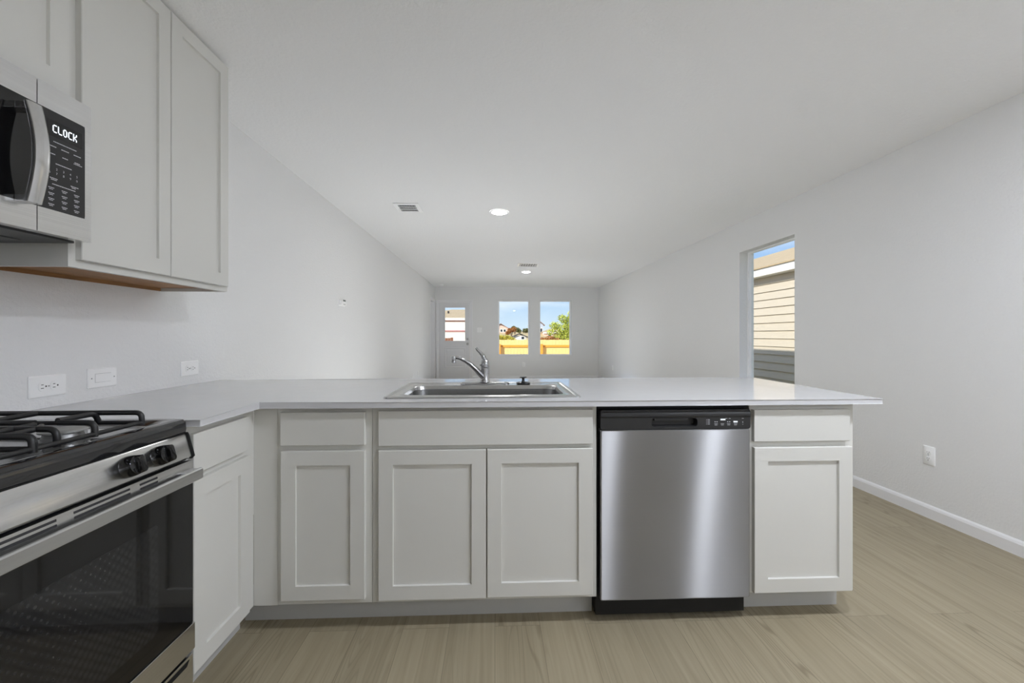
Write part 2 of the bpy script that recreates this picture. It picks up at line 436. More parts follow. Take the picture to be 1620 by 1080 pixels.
# ------------------------------------------------------------------ room shell
XL, XR, YF, YB, H = -1.58, 2.77, 11.1, -2.4, 2.44
WT = 0.16
bm = BM(); bx(bm, XL - WT, XR + WT, YB - WT, YF + WT, -0.12, 0.0)
struct('floor', bm, 'plank_floor')
bm = BM(); bx(bm, XL - WT, XR + WT, YB - WT, YF + WT, H, H + 0.16)
struct('ceiling', bm, 'ceiling_paint')
# left wall, with the cased opening by the far corner
DL0, DL1, DLH = 10.30, 11.02, 2.05
bm = BM(); grid_solid(bm, [YB - WT, DL0, DL1, YF + WT], [0, DLH, H], lambda u, v: not (DL0 < u < DL1 and v < DLH), 0, -WT, face_x(XL))
struct('wall_left', bm, 'wall_paint_coarse')
# right wall with one tall window
WR0, WR1, WS, WH = 3.75, 4.62, 0.62, 2.10
bm = BM(); grid_solid(bm, [YB - WT, WR0, WR1, YF + WT], [0, WS, WH, H], lambda u, v: not (WR0 < u < WR1 and WS < v < WH), 0, -WT, face_xm(XR))
struct('wall_right', bm, 'wall_paint')
# far wall with two windows and the back door
A0, A1, B0, B1 = 0.084, 0.927, 1.189, 2.047
DX0, DX1, DH = -1.492, -0.648, 2.04
us = [XL, DX0, DX1, A0, A1, B0, B1, XR]; vs = [0, WS, DH, WH, H]
def keep_far(u, v):
    if DX0 < u < DX1 and v < DH: return False
    if (A0 < u < A1 or B0 < u < B1) and WS < v < WH: return False
    return True
bm = BM(); grid_solid(bm, us, vs, keep_far, 0, -WT, face_y(YF))
struct('wall_far', bm, 'wall_paint')
# wall behind the camera
bm = BM(); bx(bm, XL, XR, YB - WT, YB, 0, H)
struct('wall_back', bm, 'wall_paint')

def base_prof(th=0.013, h=0.083): return [(0, 0), (th, 0), (th, h - 0.02), (th - 0.004, h - 0.008), (0.003, h), (0, h)]
def baseboard(name, a0, a1, mp):
    """mp(u along, d out, v up)"""
    bm = BM(); pr = base_prof()
    a = [bm.verts.new(mp(a0, d, v)) for d, v in pr]; b = [bm.verts.new(mp(a1, d, v)) for d, v in pr]
    n = len(pr)
    bm.faces.new(a); bm.faces.new(list(reversed(b)))
    for i in range(n): bm.faces.new((a[i], b[i], b[(i + 1) % n], a[(i + 1) % n]))
    struct(name, bm, 'trim_white')
baseboard('baseboard_right', YB, YF, lambda u, d, v: (XR - d, u, v))
baseboard('baseboard_far', DX1 + 0.06, XR - 0.014, lambda u, d, v: (u, YF - d, v))
baseboard('baseboard_left', 2.30, DL0 - 0.06, lambda u, d, v: (XL + d, u, v))

# windows: frame and pane set back in the drywall opening
def window(name, u0, u1, v0, v1, mp, fw=0.026, ft=0.026):
    w = struct(name)
    d0, d1 = -0.150, -0.095
    bm = BM()
    grid_solid(bm, [u0, u0 + fw, u1 - fw, u1], [v0, v0 + fw, v1 - ft, v1], lambda u, v: not (u0 + fw < u < u1 - fw and v0 + fw < v < v1 - ft), d0, d1, mp)
    bevel_sharp(bm, 0.003)
    # inner sash lip
    L_ = 0.006
    grid_solid(bm, [u0 + fw, u0 + fw + L_, u1 - fw - L_, u1 - fw], [v0 + fw, v0 + fw + L_, v1 - ft - L_, v1 - ft],
               lambda u, v: not (u0 + fw + L_ < u < u1 - fw - L_ and v0 + fw + L_ < v < v1 - ft - L_), d0 + 0.006, d1 - 0.016, mp)
    obj('window_frame', bm, 'vinyl_white', w)
    bm = BM(); prism(bm, [(u0 + fw, v0 + fw), (u1 - fw, v0 + fw), (u1 - fw, v1 - ft), (u0 + fw, v1 - ft)], -0.128, -0.124, mp)
    obj('pane', bm, 'window_glass', w)
    bm = BM(); prism(bm, [(u0 + 0.001, v0), (u1 - 0.001, v0), (u1 - 0.001, v0 + 0.018), (u0 + 0.001, v0 + 0.018)], -0.094, 0.012, mp); bevel_sharp(bm, 0.003)
    obj('window_sill', bm, 'trim_white', w)
window('window_1', A0, A1, WS, WH, face_y(YF))
window('window_2', B0, B1, WS, WH, face_y(YF))
window('window_3', WR0, WR1, WS, WH, face_xm(XR), 0.020, 0.007)

# back door: half glass over a raised panel
def back_door():
    d = struct('door_1')
    mp = face_y(YF); u0, u1, v0, v1 = DX0 + 0.022, DX1 - 0.022, 0.016, DH - 0.022
    g0, g1, gv0, gv1 = -1.33, -0.78, 1.005, 1.905
    p0, p1, pv0, pv1 = -1.33, -0.78, 0.30, 0.835
    bm = BM()
    grid_solid(bm, [u0, g0, g1, u1], [v0, gv0, gv1, v1], lambda u, v: not (g0 < u < g1 and gv0 < v < gv1), -0.05, -0.008, mp)
    obj('door_slab', bm, 'door_white', d)
    bm = BM()
    R = lambda a0, a1, b0, b1, i, dd: ring_loop(a0 + i, a1 - i, b0 + i, b1 - i, dd, mp)
    loft(bm, [R(p0, p1, pv0, pv1, 0, -0.008), R(p0, p1, pv0, pv1, 0.008, -0.001), R(p0, p1, pv0, pv1, 0.022, -0.001), R(p0, p1, pv0, pv1, 0.03, -0.0075)], False, False)
    loft(bm, [R(p0, p1, pv0, pv1, 0.05, -0.0078), R(p0, p1, pv0, pv1, 0.075, -0.002)], False, True)
    obj('door_panel', bm, 'door_white', d)
    bm = BM()
    grid_solid(bm, [g0 - 0.025, g0 + 0.012, g1 - 0.012, g1 + 0.025], [gv0 - 0.025, gv0 + 0.012, gv1 - 0.012, gv1 + 0.025],
               lambda u, v: not (g0 + 0.012 < u < g1 - 0.012 and gv0 + 0.012 < v < gv1 - 0.012), -0.0079, 0.004, mp)
    bevel_sharp(bm, 0.004); obj('glass_stop', bm, 'door_white', d)
    bm = BM(); prism(bm, [(g0, gv0), (g1, gv0), (g1, gv1), (g0, gv1)], -0.032, -0.027, mp)
    obj('pane', bm, 'window_glass', d)
    for z, r, nm in ((1.064, 0.030, 'deadbolt'), (0.935, 0.033, 'door_knob')):
        bm = BM(); c = (-0.722, YF + 0.008, z)
        if nm == 'deadbolt': lathe(bm, [(r, 0), (r, -0.008), (r * 0.75, -0.022), (0.012, -0.024), (0.011, -0.036)], c, 'Y')
        else: lathe(bm, [(r, 0), (r, -0.007), (0.013, -0.012), (0.012, -0.030), (0.024, -0.036), (0.029, -0.050), (0.024, -0.062), (0.008, -0.066)], c, 'Y')
        obj(nm, bm, 'satin_nickel', d, smooth=40)
    bm = BM(); prism(bm, [(DX0 + 0.003, 0.0), (DX1 - 0.003, 0.0), (DX1 - 0.003, 0.014), (DX0 + 0.003, 0.014)], -0.14, -0.002, mp)
    obj('threshold', bm, 'gap_black', d)
back_door()
def casing(name, u0, u1, h, mp, w=0.057, skip_right=False):
    bm = BM()
    def prof(i, dd): return [mp(u0 - i, 0.0, dd), mp(u0 - i, h + i, dd), mp(u1 + i, h + i, dd), mp(u1 + i, 0.0, dd)]
    rows = [prof(w, 0.0), prof(w, 0.016), prof(w * 0.6, 0.014), prof(0.006, 0.009), prof(0.0, 0.007), prof(0.0, 0.0)]
    R = [[bm.verts.new(p) for p in r] for r in rows]
    for a, b in zip(R, R[1:]):
        for i in range(3): bm.faces.new((a[i], a[i + 1], b[i + 1], b[i]))
    # jamb lining
    def jb(i, dd): return [mp(u0 + i, 0.0, dd), mp(u0 + i, h - i, dd), mp(u1 - i, h - i, dd), mp(u1 - i, 0.0, dd)]
    rows = [jb(-0.001, 0.002), jb(0.018, 0.002), jb(0.018, -WT + 0.002), jb(-0.001, -WT + 0.002)]
    R = [[bm.verts.new(p) for p in r] for r in rows]
    for a, b in zip(R, R[1:]):
        for i in range(3): bm.faces.new((a[i], a[i + 1], b[i + 1], b[i]))
    struct(name, bm, 'trim_white')
casing('trim_1', DX0, DX1, DH, face_y(YF))
casing('trim_2', DL0, DL1, DLH, face_x(XL))
def inner_door():
    d = struct('door_2'); mp = face_x(XL)
    u0, u1, v0, v1 = DL0 + 0.022, DL1 - 0.022, 0.012, DLH - 0.022
    bm = BM(); R = lambda a0, a1, b0, b1, i, dd: ring_loop(a0 + i, a1 - i, b0 + i, b1 - i, dd, mp)
    ys = [u0, u0 + 0.11, u1 - 0.11, u1]; zs = [v0, 0.24, 0.95, 1.10, 1.88, v1]
    hole = lambda u, v: (ys[1] < u < ys[2]) and ((zs[1] < v < zs[2]) or (zs[3] < v < zs[4]))
    grid_solid(bm, ys, zs, lambda u, v: not hole(u, v), -0.135, -0.10, mp)
    for b0, b1 in ((zs[1], zs[2]), (zs[3], zs[4])):
        loft(bm, [R(ys[1], ys[2], b0, b1, 0, -0.1001), R(ys[1], ys[2], b0, b1, 0.015, -0.110), R(ys[1], ys[2], b0, b1, 0.03, -0.110), R(ys[1], ys[2], b0, b1, 0.055, -0.103)], False, True)
    obj('door_slab', bm, 'door_white', d)
    bm = BM(); lathe(bm, [(0.03, 0), (0.03, 0.007), (0.012, 0.012), (0.012, 0.03), (0.025, 0.036), (0.028, 0.05), (0.02, 0.06)], (XL - 0.10, u0 + 0.07, 0.95), 'X')
    obj('door_knob', bm, 'satin_nickel', d, smooth=40)
inner_door()

# unseen roof slab above the ceiling: its eave shades the neighbour's wall and keeps the sun out
bm = BM()
prism(bm, [(XL - 0.55, 2.62), (XL - 0.55, 2.74), (0.6, 3.5), (XR + 0.42, 2.74), (XR + 0.42, 2.62)], YB - 0.6, YF + 0.5, lambda u, v, d: (u, d, v))
struct('roof_slab', bm, 'fascia_white', label='roof and eaves above the room')

# ------------------------------------------------------------------ base cabinets
CT = 0.908          # countertop surface
CB = 0.888
FY = 1.664          # face-frame plane of the peninsula
FX = -0.937         # face-frame plane of the wall run
TK = 0.113
def peninsula_cab(label, x0, x1, doors, fronts, fronts_name, toe=(None, None), extra=None):
    t = thing('base_cabinet', ((x0 + x1) / 2, (FY + 2.25) / 2, 0), label, 'cabinet', 'white base cabinets of the peninsula')
    # open-topped box: two sides, bottom and back
    bm = BM(); a0, a1, b0, b1, zt = x0 + 0.0006, x1 - 0.0006, FY + 0.019, 2.25, CB - 0.001
    grid_solid(bm, [a0, a0 + 0.016, a1 - 0.016, a1], [b0, b1 - 0.010, b1], lambda u, v: u < a0 + 0.016 or u > a1 - 0.016 or v > b1 - 0.010, TK + 0.016, zt, lambda u, v, d: (u, v, d))
    bx(bm, a0, a1, b0, b1, TK, TK + 0.0159)
    obj('carcass', bm, 'cabinet_paint', t)
    # face frame with openings behind the fronts
    bm = BM()
    bx(bm, x0 + 0.0006, x1 - 0.0006, FY, FY + 0.0188, TK, CB - 0.001, 0.0012, 1)
    obj('face_frame', bm, 'cabinet_paint', t)
    a, b = toe
    bm = BM(); bx(bm, (a if a is not None else x0), (b if b is not None else x1), 1.748, 1.764, 0.0, TK - 0.001)
    bx(bm, (a if a is not None else x0) + 0.002, (b if b is not None else x1) - 0.0006, 1.764, 2.24, 0.0, TK - 0.001)
    obj('toe_kick', bm, 'toe_paint', t)
    for (u0, u1, v0, v1) in fronts:
        obj(fronts_name, slab(u0, u1, v0, v1, face_y(FY - 0.0002)), 'cabinet_paint', t)
    for (u0, u1, v0, v1) in doors:
        obj('door', shaker(u0, u1, v0, v1, face_y(FY - 0.0002)), 'cabinet_paint', t)
    return t
corner = peninsula_cab('white base cabinet with one drawer and one door in the inner corner of the counter', FX + 0.003, -0.482,
                       [(-0.827, -0.506, 0.137, 0.716)], [(-0.829, -0.506, 0.737, 0.866)], 'drawer_front', toe=(-1.02, None))
bm = BM(); bx(bm, FX, FX + 0.09, FY - 0.0022, FY - 0.0003, TK, CB - 0.002)
obj('filler_strip', bm, 'cabinet_paint', corner)
peninsula_cab('wide white cabinet with two shaker doors under the sink', -0.482, 0.409,
              [(-0.4545, -0.0355, 0.129, 0.7145), (-0.0305, 0.389, 0.131, 0.715)], [(-0.4545, 0.389, 0.732, 0.869)], 'false_front')
endc = peninsula_cab('white end cabinet with drawer and door right of the dishwasher', 1.037, 1.478,
              [(1.049, 1.459, 0.121, 0.710)], [(1.0475, 1.449, 0.734, 0.863)], 'drawer_front', toe=(None, 1.478))
bm = BM(); bx(bm, -0.92, 1.478, 2.2505, 2.268, 0.0, CB - 0.001)
tag(obj('back_panel', bm, 'cabinet_paint', origin=(0.28, 2.26, 0)), 'white panel closing the back of the peninsula on the living room side', 'panel')

# cabinet between the range and the corner
RY1 = 1.300         # right side of the range
t = thing('base_cabinet', (-1.26, 1.48, 0), 'narrow white base cabinet between the gas range and the corner', 'cabinet')
bm = BM(); bx(bm, XL + 0.002, FX - 0.019, RY1 + 0.004, FY - 0.001, TK, CB - 0.001); obj('carcass', bm, 'cabinet_paint', t)
bm = BM(); bx(bm, FX - 0.0188, FX, RY1 + 0.004, FY - 0.003, TK, CB - 0.001, 0.0012, 1); obj('face_frame', bm, 'cabinet_paint', t)
obj('drawer_front', slab(RY1 + 0.012, 1.594, 0.737, 0.862, face_x(FX + 0.0002)), 'cabinet_paint', t)
obj('door', shaker(RY1 + 0.012, 1.604, 0.127, 0.716, face_x(FX + 0.0002)), 'cabinet_paint', t)
bm = BM(); bx(bm, FX - 0.09, FX - 0.075, RY1 + 0.004, 1.70, 0, TK - 0.001); obj('toe_kick', bm, 'toe_paint', t)

# ------------------------------------------------------------------ countertop (L shape with the sink cut-out)
SX0, SX1, SY0, SY1 = -0.455, 0.357, 1.708, 2.235
CX0, CX1, CY0, CY1 = SX0 + 0.012, SX1 - 0.012, SY0 + 0.012, SY1 - 0.012
us = [XL + 0.001, -0.893, CX0, CX1, 1.563]; vs = [RY1 + 0.003, 1.620, CY0, CY1, 2.462]
bm = BM()
grid_solid(bm, us, vs, lambda u, v: (u < -0.893 or v > 1.62) and not (CX0 < u < CX1 and CY0 < v < CY1), CB, CT, lambda u, v, d: (u, v, d))
bevel_sharp(bm, 0.0025)
tag(obj('countertop', bm, 'quartz', origin=(0, 2.0, CB)), 'pale grey L shaped quartz countertop on the white base cabinets', 'countertop')

# ------------------------------------------------------------------ sink
t = thing('kitchen_sink', ((SX0 + SX1) / 2, (SY0 + SY1) / 2, CT), 'stainless steel drop-in sink set in the pale countertop', 'sink')
def rl(x0, x1, y0, y1, r, z): return [(u, v, z) for u, v in rrect(x0, x1, y0, y1, r, 6)]
BX0, BX1, BY0, BY1 = -0.398, 0.304, 1.765, 2.100
bm = BM()
loft(bm, [rl(SX0, SX1, SY0, SY1, 0.02, CT + 0.0005), rl(SX0 + 0.001, SX1 - 0.001, SY0 + 0.001, SY1 - 0.001, 0.02, CT + 0.004),
          rl(SX0 + 0.006, SX1 - 0.006, SY0 + 0.006, SY1 - 0.006, 0.02, CT + 0.0065), rl(SX0 + 0.014, SX1 - 0.014, SY0 + 0.014, SY1 - 0.014, 0.02, CT + 0.0045),
          rl(SX0 + 0.018, SX1 - 0.018, SY0 + 0.018, SY1 - 0.018, 0.02, CT + 0.0030), rl(SX0 + 0.024, SX1 - 0.024, SY0 + 0.024, SY1 - 0.024, 0.02, CT + 0.0052),
          rl(BX0, BX1, BY0, BY1, 0.06, CT + 0.0052), rl(BX0 + 0.004, BX1 - 0.004, BY0 + 0.004, BY1 - 0.004, 0.06, CT + 0.002),
          rl(BX0 + 0.008, BX1 - 0.008, BY0 + 0.008, BY1 - 0.008, 0.06, CT - 0.012)])
obj('rim', bm, 'steel_rim_lit', t, smooth=35)
bm = BM()
loft(bm, [rl(BX0 + 0.008, BX1 - 0.008, BY0 + 0.008, BY1 - 0.008, 0.06, CT - 0.012), rl(BX0 + 0.014, BX1 - 0.014, BY0 + 0.012, BY1 - 0.012, 0.065, CT - 0.10),
          rl(BX0 + 0.020, BX1 - 0.020, BY0 + 0.018, BY1 - 0.018, 0.07, CT - 0.140), rl(BX0 + 0.032, BX1 - 0.032, BY0 + 0.030, BY1 - 0.030, 0.07, CT - 0.158),
          rl(BX0 + 0.06, BX1 - 0.06, BY0 + 0.055, BY1 - 0.055, 0.07, CT - 0.164), rl(-0.10, 0.0, 1.88, 1.98, 0.05, CT - 0.168)], False, True)
obj('bowl', bm, 'steel_bowl_shaded', t, smooth=35)
bm = BM(); lathe(bm, [(0.045, 0.0), (0.043, 0.003), (0.036, 0.003), (0.032, -0.001), (0.004, -0.001)], (-0.05, 1.93, CT - 0.1675))
obj('drain', bm, 'chrome', t, smooth=40)

# ------------------------------------------------------------------ faucet
FXc, FYc, FZ = -0.052, 2.165, CT + 0.0056
t = thing('kitchen_faucet', (FXc, FYc, FZ), 'chrome single lever kitchen faucet standing on the sink deck', 'faucet')
bm = BM()
def ell(x0, x1, hw, z, i): return [(FXc + (x1 - x0) / 2 * c * k + (x0 + x1) / 2 - FXc, FYc + hw * s * k2, z) for c, s, k, k2 in [(math.cos(a), math.sin(a), i, i) for a in [2 * math.pi * j / 32 for j in range(32)]]]
def plate_loop(ins, z): return [(u, v, z) for u, v in rrect(-0.178 + ins, 0.076 - ins, FYc - 0.028 + ins, FYc + 0.028 - ins, 0.0279 - ins, 8)]
loft(bm, [plate_loop(0, FZ), plate_loop(0.0005, FZ + 0.004), plate_loop(0.006, FZ + 0.0085), plate_loop(0.016, FZ + 0.010)], True, True)
obj('base_plate', bm, 'chrome', t, smooth=40)
bm = BM(); lathe(bm, [(0.027, 0.0095), (0.026, 0.016), (0.0235, 0.022), (0.0225, 0.055), (0.0222, 0.082)], (FXc, FYc, FZ), n=28)
obj('body', bm, 'chrome', t, smooth=40)
bm = BM(); lathe(bm, [(0.0222, 0.0835), (0.0226, 0.086), (0.0222, 0.105), (0.0195, 0.120), (0.013, 0.130), (0.004, 0.134)], (FXc, FYc, FZ), n=28)
# lever sweeping up to the left
pts = [(FXc + 0.004, FYc, FZ + 0.105), (FXc - 0.002, FYc - 0.001, FZ + 0.128), (FXc - 0.012, FYc - 0.002, FZ + 0.148), (FXc - 0.025, FYc - 0.003, FZ + 0.163), (FXc - 0.037, FYc - 0.004, FZ + 0.174), (FXc - 0.046, FYc - 0.005, FZ + 0.186)]
tube(bm, pts, [0.018, 0.0165, 0.0135, 0.0108, 0.0098, 0.0085], 14, 0.8)
obj('lever', bm, 'chrome', t, smooth=50)
bm = BM()
pts = [(-0.048, FYc - 0.004, FZ + 0.024), (-0.072, FYc - 0.012, FZ + 0.048), (-0.098, FYc - 0.020, FZ + 0.078), (-0.126, FYc - 0.028, FZ + 0.104), (-0.152, FYc - 0.034, FZ + 0.122), (-0.176, FYc - 0.040, FZ + 0.134), (-0.196, FYc - 0.044, FZ + 0.139), (-0.208, FYc - 0.047, FZ + 0.139)]
tube(bm, pts, [0.0155, 0.0145, 0.0135, 0.012, 0.0108, 0.0095, 0.0085, 0.0075], 16)
obj('spout', bm, 'chrome', t, smooth=50)
bm = BM(); lathe(bm, [(0.006, 0.012), (0.0115, 0.010), (0.0122, 0.006), (0.0122, -0.006), (0.0105, -0.008), (0.0118, -0.010), (0.0118, -0.021), (0.009, -0.0225)], (-0.208, FYc - 0.047, FZ + 0.134), n=22)
obj('aerator', bm, 'chrome', t, smooth=40)
bm = BM(); tube(bm, [(FXc - 0.0225, FYc - 0.010, FZ + 0.097), (FXc - 0.0245, FYc - 0.011, FZ + 0.097)], 0.004, 10)
obj('set_screw_cap', bm, 'dark_chrome', t)

# black sink stopper left on the deck
t = thing('sink_stopper', (0.146, 2.150, CT + 0.0055), 'small black sink stopper with a knob handle standing beside the faucet', 'stopper')
bm = BM(); lathe(bm, [(0.034, 0), (0.037, 0.003), (0.036, 0.007), (0.028, 0.0105), (0.010, 0.012)], (0.146, 2.150, CT + 0.0055)); obj('disc', bm, 'dark_chrome', t, smooth=40)
bm = BM(); lathe(bm, [(0.010, 0.011), (0.0075, 0.016), (0.0065, 0.026), (0.009, 0.031), (0.0175, 0.033), (0.018, 0.036), (0.014, 0.038)], (0.146, 2.150, CT + 0.0055)); obj('knob', bm, 'black_plastic', t, smooth=40)

# ------------------------------------------------------------------ dishwasher
t = thing('dishwasher', (0.724, 1.95, 0), 'stainless steel dishwasher with a black control panel in the peninsula', 'dishwasher')
DW0, DW1, DYF = 0.4195, 1.0300, 1.645
bm = BM(); bx(bm, 0.4125, 1.0345, 1.695, 2.235, 0.02, 0.862); obj('tub', bm, 'gap_black', t)
def dwl(x0, x1, z0, z1, r, d): return [(u, DYF - d, v) for u, v in rrect(x0, x1, z0, z1, r, 4)]
bm = BM()
loft(bm, [dwl(DW0, DW1, 0.106, 0.786, 0.006, -0.045), dwl(DW0, DW1, 0.106, 0.786, 0.006, -0.005), dwl(DW0 + 0.001, DW1 - 0.001, 0.107, 0.785, 0.006, -0.0015), dwl(DW0 + 0.005, DW1 - 0.005, 0.111, 0.782, 0.005, 0.0)], True, True)
obj('door_skin', bm, 'steel_dishwasher', t)
# control panel with scooped handle pocket
PZ0, PZ1 = 0.788, 0.866
hp0, hp1, hz0, hz1 = 0.624, 0.812, 0.798, 0.833
bm = BM()
outer = rrect(DW0, DW1, PZ0, PZ1, 0.010, 4)
pk = rrect(hp0, hp1, hz0, hz1, 0.012, 4)
pts_o = [bm.verts.new((u, DYF - 0.003, v)) for u, v in outer]; pts_b = [bm.verts.new((u, DYF + 0.045, v)) for u, v in outer]
n = len(outer)
for i in range(n): bm.faces.new((pts_o[i], pts_b[i], pts_b[(i + 1) % n], pts_o[(i + 1) % n]))
bm.faces.new(list(reversed(pts_b)))
pin = [bm.verts.new((u, DYF - 0.003, v)) for u, v in pk]
for i in range(n): bm.faces.new((pts_o[i], pts_o[(i + 1) % n], pin[(i + 1) % n], pin[i]))
pin2 = [bm.verts.new((u * 0.97 + (hp0 + hp1) / 2 * 0.03, DYF + 0.026, 0.0015 + v * 0.9 + (hz0 + hz1) / 2 * 0.1)) for u, v in pk]
for i in range(n): bm.faces.new((pin[i], pin[(i + 1) % n], pin2[(i + 1) % n], pin2[i]))
bm.faces.new(pin2)
# rolled top lip above the flat face
R = [[(DW0 + 0.002, y, z) for y, z in ((DYF - 0.003, 0.836), (DYF - 0.0065, 0.840), (DYF - 0.0075, 0.850), (DYF - 0.004, 0.860), (DYF + 0.004, 0.866))], ]
a = [bm.verts.new(p) for p in R[0]]; b = [bm.verts.new((DW1 - 0.002, p[1], p[2])) for p in R[0]]
for i in range(len(a) - 1): bm.faces.new((a[i], b[i], b[i + 1], a[i + 1]))
cpanel = obj('control_panel', bm, 'black_plastic', t, smooth=35)
bm = BM(); bx(bm, hp0 + 0.014, hp1 - 0.036, DYF + 0.002, DYF + 0.02, 0.8215, 0.831, 0.002); obj('handle_lip', bm, 'range_side', cpanel)
# key legends: small bars (too small to read in the photograph)
def bars(lst, mp, th=0.0006):
    bm = BM()
    for u, v, w, h in lst: prism(bm, [(u - w / 2, v - h / 2), (u + w / 2, v - h / 2), (u + w / 2, v + h / 2), (u - w / 2, v + h / 2)], 0, th, mp)
    return bm
dmp = face_y(DYF - 0.0031)
L = []
for z in (0.826, 0.820, 0.814, 0.808): L.append((0.858, z, 0.009, 0.0016)); L.append((0.849, z, 0.003, 0.0012))
for x in (0.888, 0.914, 0.940, 0.968):
    L += [(x, 0.809, 0.014, 0.0013), (x, 0.804, 0.011, 0.0012)]
for x in (0.888, 0.940): L += [(x - 0.004, 0.817, 0.004, 0.003), (x + 0.004, 0.817, 0.004, 0.003)]
for x in (0.930, 0.944, 0.998): L.append((x, 0.830, 0.008, 0.0014))
L += [(0.998, 0.815, 0.002, 0.006), (0.998, 0.806, 0.002, 0.002)]
obj('key_legends', bars(L, dmp), 'key_print', cpanel)
for sb in ((0.916, 0.826, 0.020, 0.006), (0.968, 0.817, 0.017, 0.006)): obj('status_light', bars([sb], dmp, 0.0008), 'status_glow', cpanel)
bm = BM(); bx(bm, 0.4125, 1.0345, 1.668, 1.694, 0.8675, CB - 0.002); obj('top_gap_dark', bm, 'gap_black', t)  # black strip stands in for the dark gap above the door
bm = BM(); bx(bm, 0.4125, 0.4185, 1.672, 1.694, 0.10, 0.8670); obj('side_gap_dark', bm, 'gap_black', t)  # black strip paints the shade in the cavity beside the door
bm = BM(); bx(bm, 0.416, 1.032, 1.735, 1.747, 0.004, 0.118, 0.002); obj('toe_panel', bm, 'gap_black', t)

# ------------------------------------------------------------------ gas range
RY0 = RY1 - 0.762
t = thing('gas_range', (-1.25, (RY0 + RY1) / 2, 0), 'stainless steel gas range with black oven glass against the left wall', 'stove')
bm = BM(); bx(bm, XL + 0.012, -0.945, RY0 + 0.004, RY1 - 0.004, 0.03, 0.872); obj('body', bm, 'range_side', t)
for y in (RY0 + 0.06, RY1 - 0.06):
    for x in (-1.50, -1.02):
        bm = BM(); lathe(bm, [(0.018, 0.0), (0.018, 0.01), (0.010, 0.012), (0.010, 0.031)], (x, y, 0.0)); obj('foot', bm, 'gap_black', t)
# cooktop: rounded front roll, raised rim, sunken well
bm = BM()
def ck(x0, x1, y0, y1, r, z): return [(u, v, z) for u, v in rrect(x0, x1, y0, y1, r, 5)]
loft(bm, [ck(XL + 0.012, -0.930, RY0, RY1 - 0.001, 0.006, 0.873), ck(XL + 0.012, -0.927, RY0, RY1 - 0.001, 0.008, 0.884), ck(XL + 0.012, -0.929, RY0, RY1 - 0.001, 0.008, 0.904),
          ck(XL + 0.014, -0.934, RY0 + 0.002, RY1 - 0.003, 0.010, 0.9125), ck(XL + 0.018, -0.942, RY0 + 0.006, RY1 - 0.007, 0.012, 0.9150),
          ck(XL + 0.030, -0.962, RY0 + 0.024, RY1 - 0.030, 0.030, 0.9135), ck(XL + 0.040, -0.976, RY0 + 0.036, RY1 - 0.048, 0.035, 0.9030), ck(XL + 0.05, -0.990, RY0 + 0.05, RY1 - 0.062, 0.04, 0.9010)], True, True)
obj('cooktop', bm, 'black_enamel', t, smooth=40)
# burners
for bxx in (-1.085, -1.405):
    for byy in (1.095, RY0 + RY1 - 1.095):
        bm = BM(); lathe(bm, [(0.050, 0.0), (0.050, 0.004), (0.040, 0.006), (0.036, 0.0195), (0.030, 0.020)], (bxx, byy, 0.9012), n=32)
        bo = obj('burner', bm, 'burner_base', t, smooth=30)
        bm = BM(); lathe(bm, [(0.038, 0.0), (0.045, 0.002), (0.045, 0.005), (0.040, 0.008), (0.020, 0.0095), (0.004, 0.010)], (bxx, byy, 0.9215), n=32)
        obj('burner_cap', bm, 'burner_cap', bo, smooth=35)
        bm = BM(); tube(bm, [(bxx + 0.049, byy + 0.012, 0.905), (bxx + 0.049, byy + 0.012, 0.924)], 0.0028, 8); obj('igniter', bm, 'plate_white', bo)
# cast iron grates: longitudinal bars bent down at their ends, cross fingers
def grate(yc):
    GT, GB = 0.952, 0.9155; r = 0.0068; hw = 0.135
    x0, x1 = -1.515, -0.972
    bm = BM()
    for dy in (-hw, hw):
        tube(bm, fillet([(x0, yc + dy, GB + 0.002), (x0, yc + dy, GT), (x1, yc + dy, GT), (x1, yc + dy, GB + 0.002)], 0.024), r)
    # low perimeter rails
    for x in (x0, x1): tube(bm, [(x, yc - hw, 0.925), (x, yc + hw, 0.925)], r * 0.85)
    for dy in (-hw, hw): tube(bm, [(x0, yc + dy, 0.925), (x1, yc + dy, 0.925)], r * 0.85)
    for x in (-1.245,): tube(bm, fillet([(x, yc - hw, GT), (x, yc + hw, GT)], 0.02), r)
    for bxx in (-1.085, -1.405):
        # fingers towards the burner from the four sides
        for sgn in (-1, 1):
            tube(bm, fillet([(bxx, yc + sgn * hw, 0.925), (bxx, yc + sgn * (hw - 0.012), GT), (bxx, yc + sgn * 0.026, GT + 0.001)], 0.016), r)
    tube(bm, fillet([(x1, yc, 0.918), (x1, yc, GT), (-1.058, yc, GT + 0.001)], 0.024), r)
    tube(bm, fillet([(x0, yc, 0.918), (x0, yc, GT), (-1.432, yc, GT + 0.001)], 0.024), r)
    tube(bm, fillet([(x1 - 0.02, yc - 0.068, 0.912), (x1 - 0.02, yc - 0.068, GT), (-1.20, yc - 0.068, GT + 0.001)], 0.02), r)
    tube(bm, [(-1.112, yc, GT + 0.001), (-1.378, yc, GT + 0.001)], r)
    tube(bm, fillet([(-1.035, yc - hw, GT), (-1.035, yc - hw + 0.07, GT), (-1.06, yc - 0.035, GT)], 0.02), r * 0.9)
    obj('grate', bm, 'cast_iron', t, smooth=50)
grate(1.055); grate(RY0 + RY1 - 1.055)
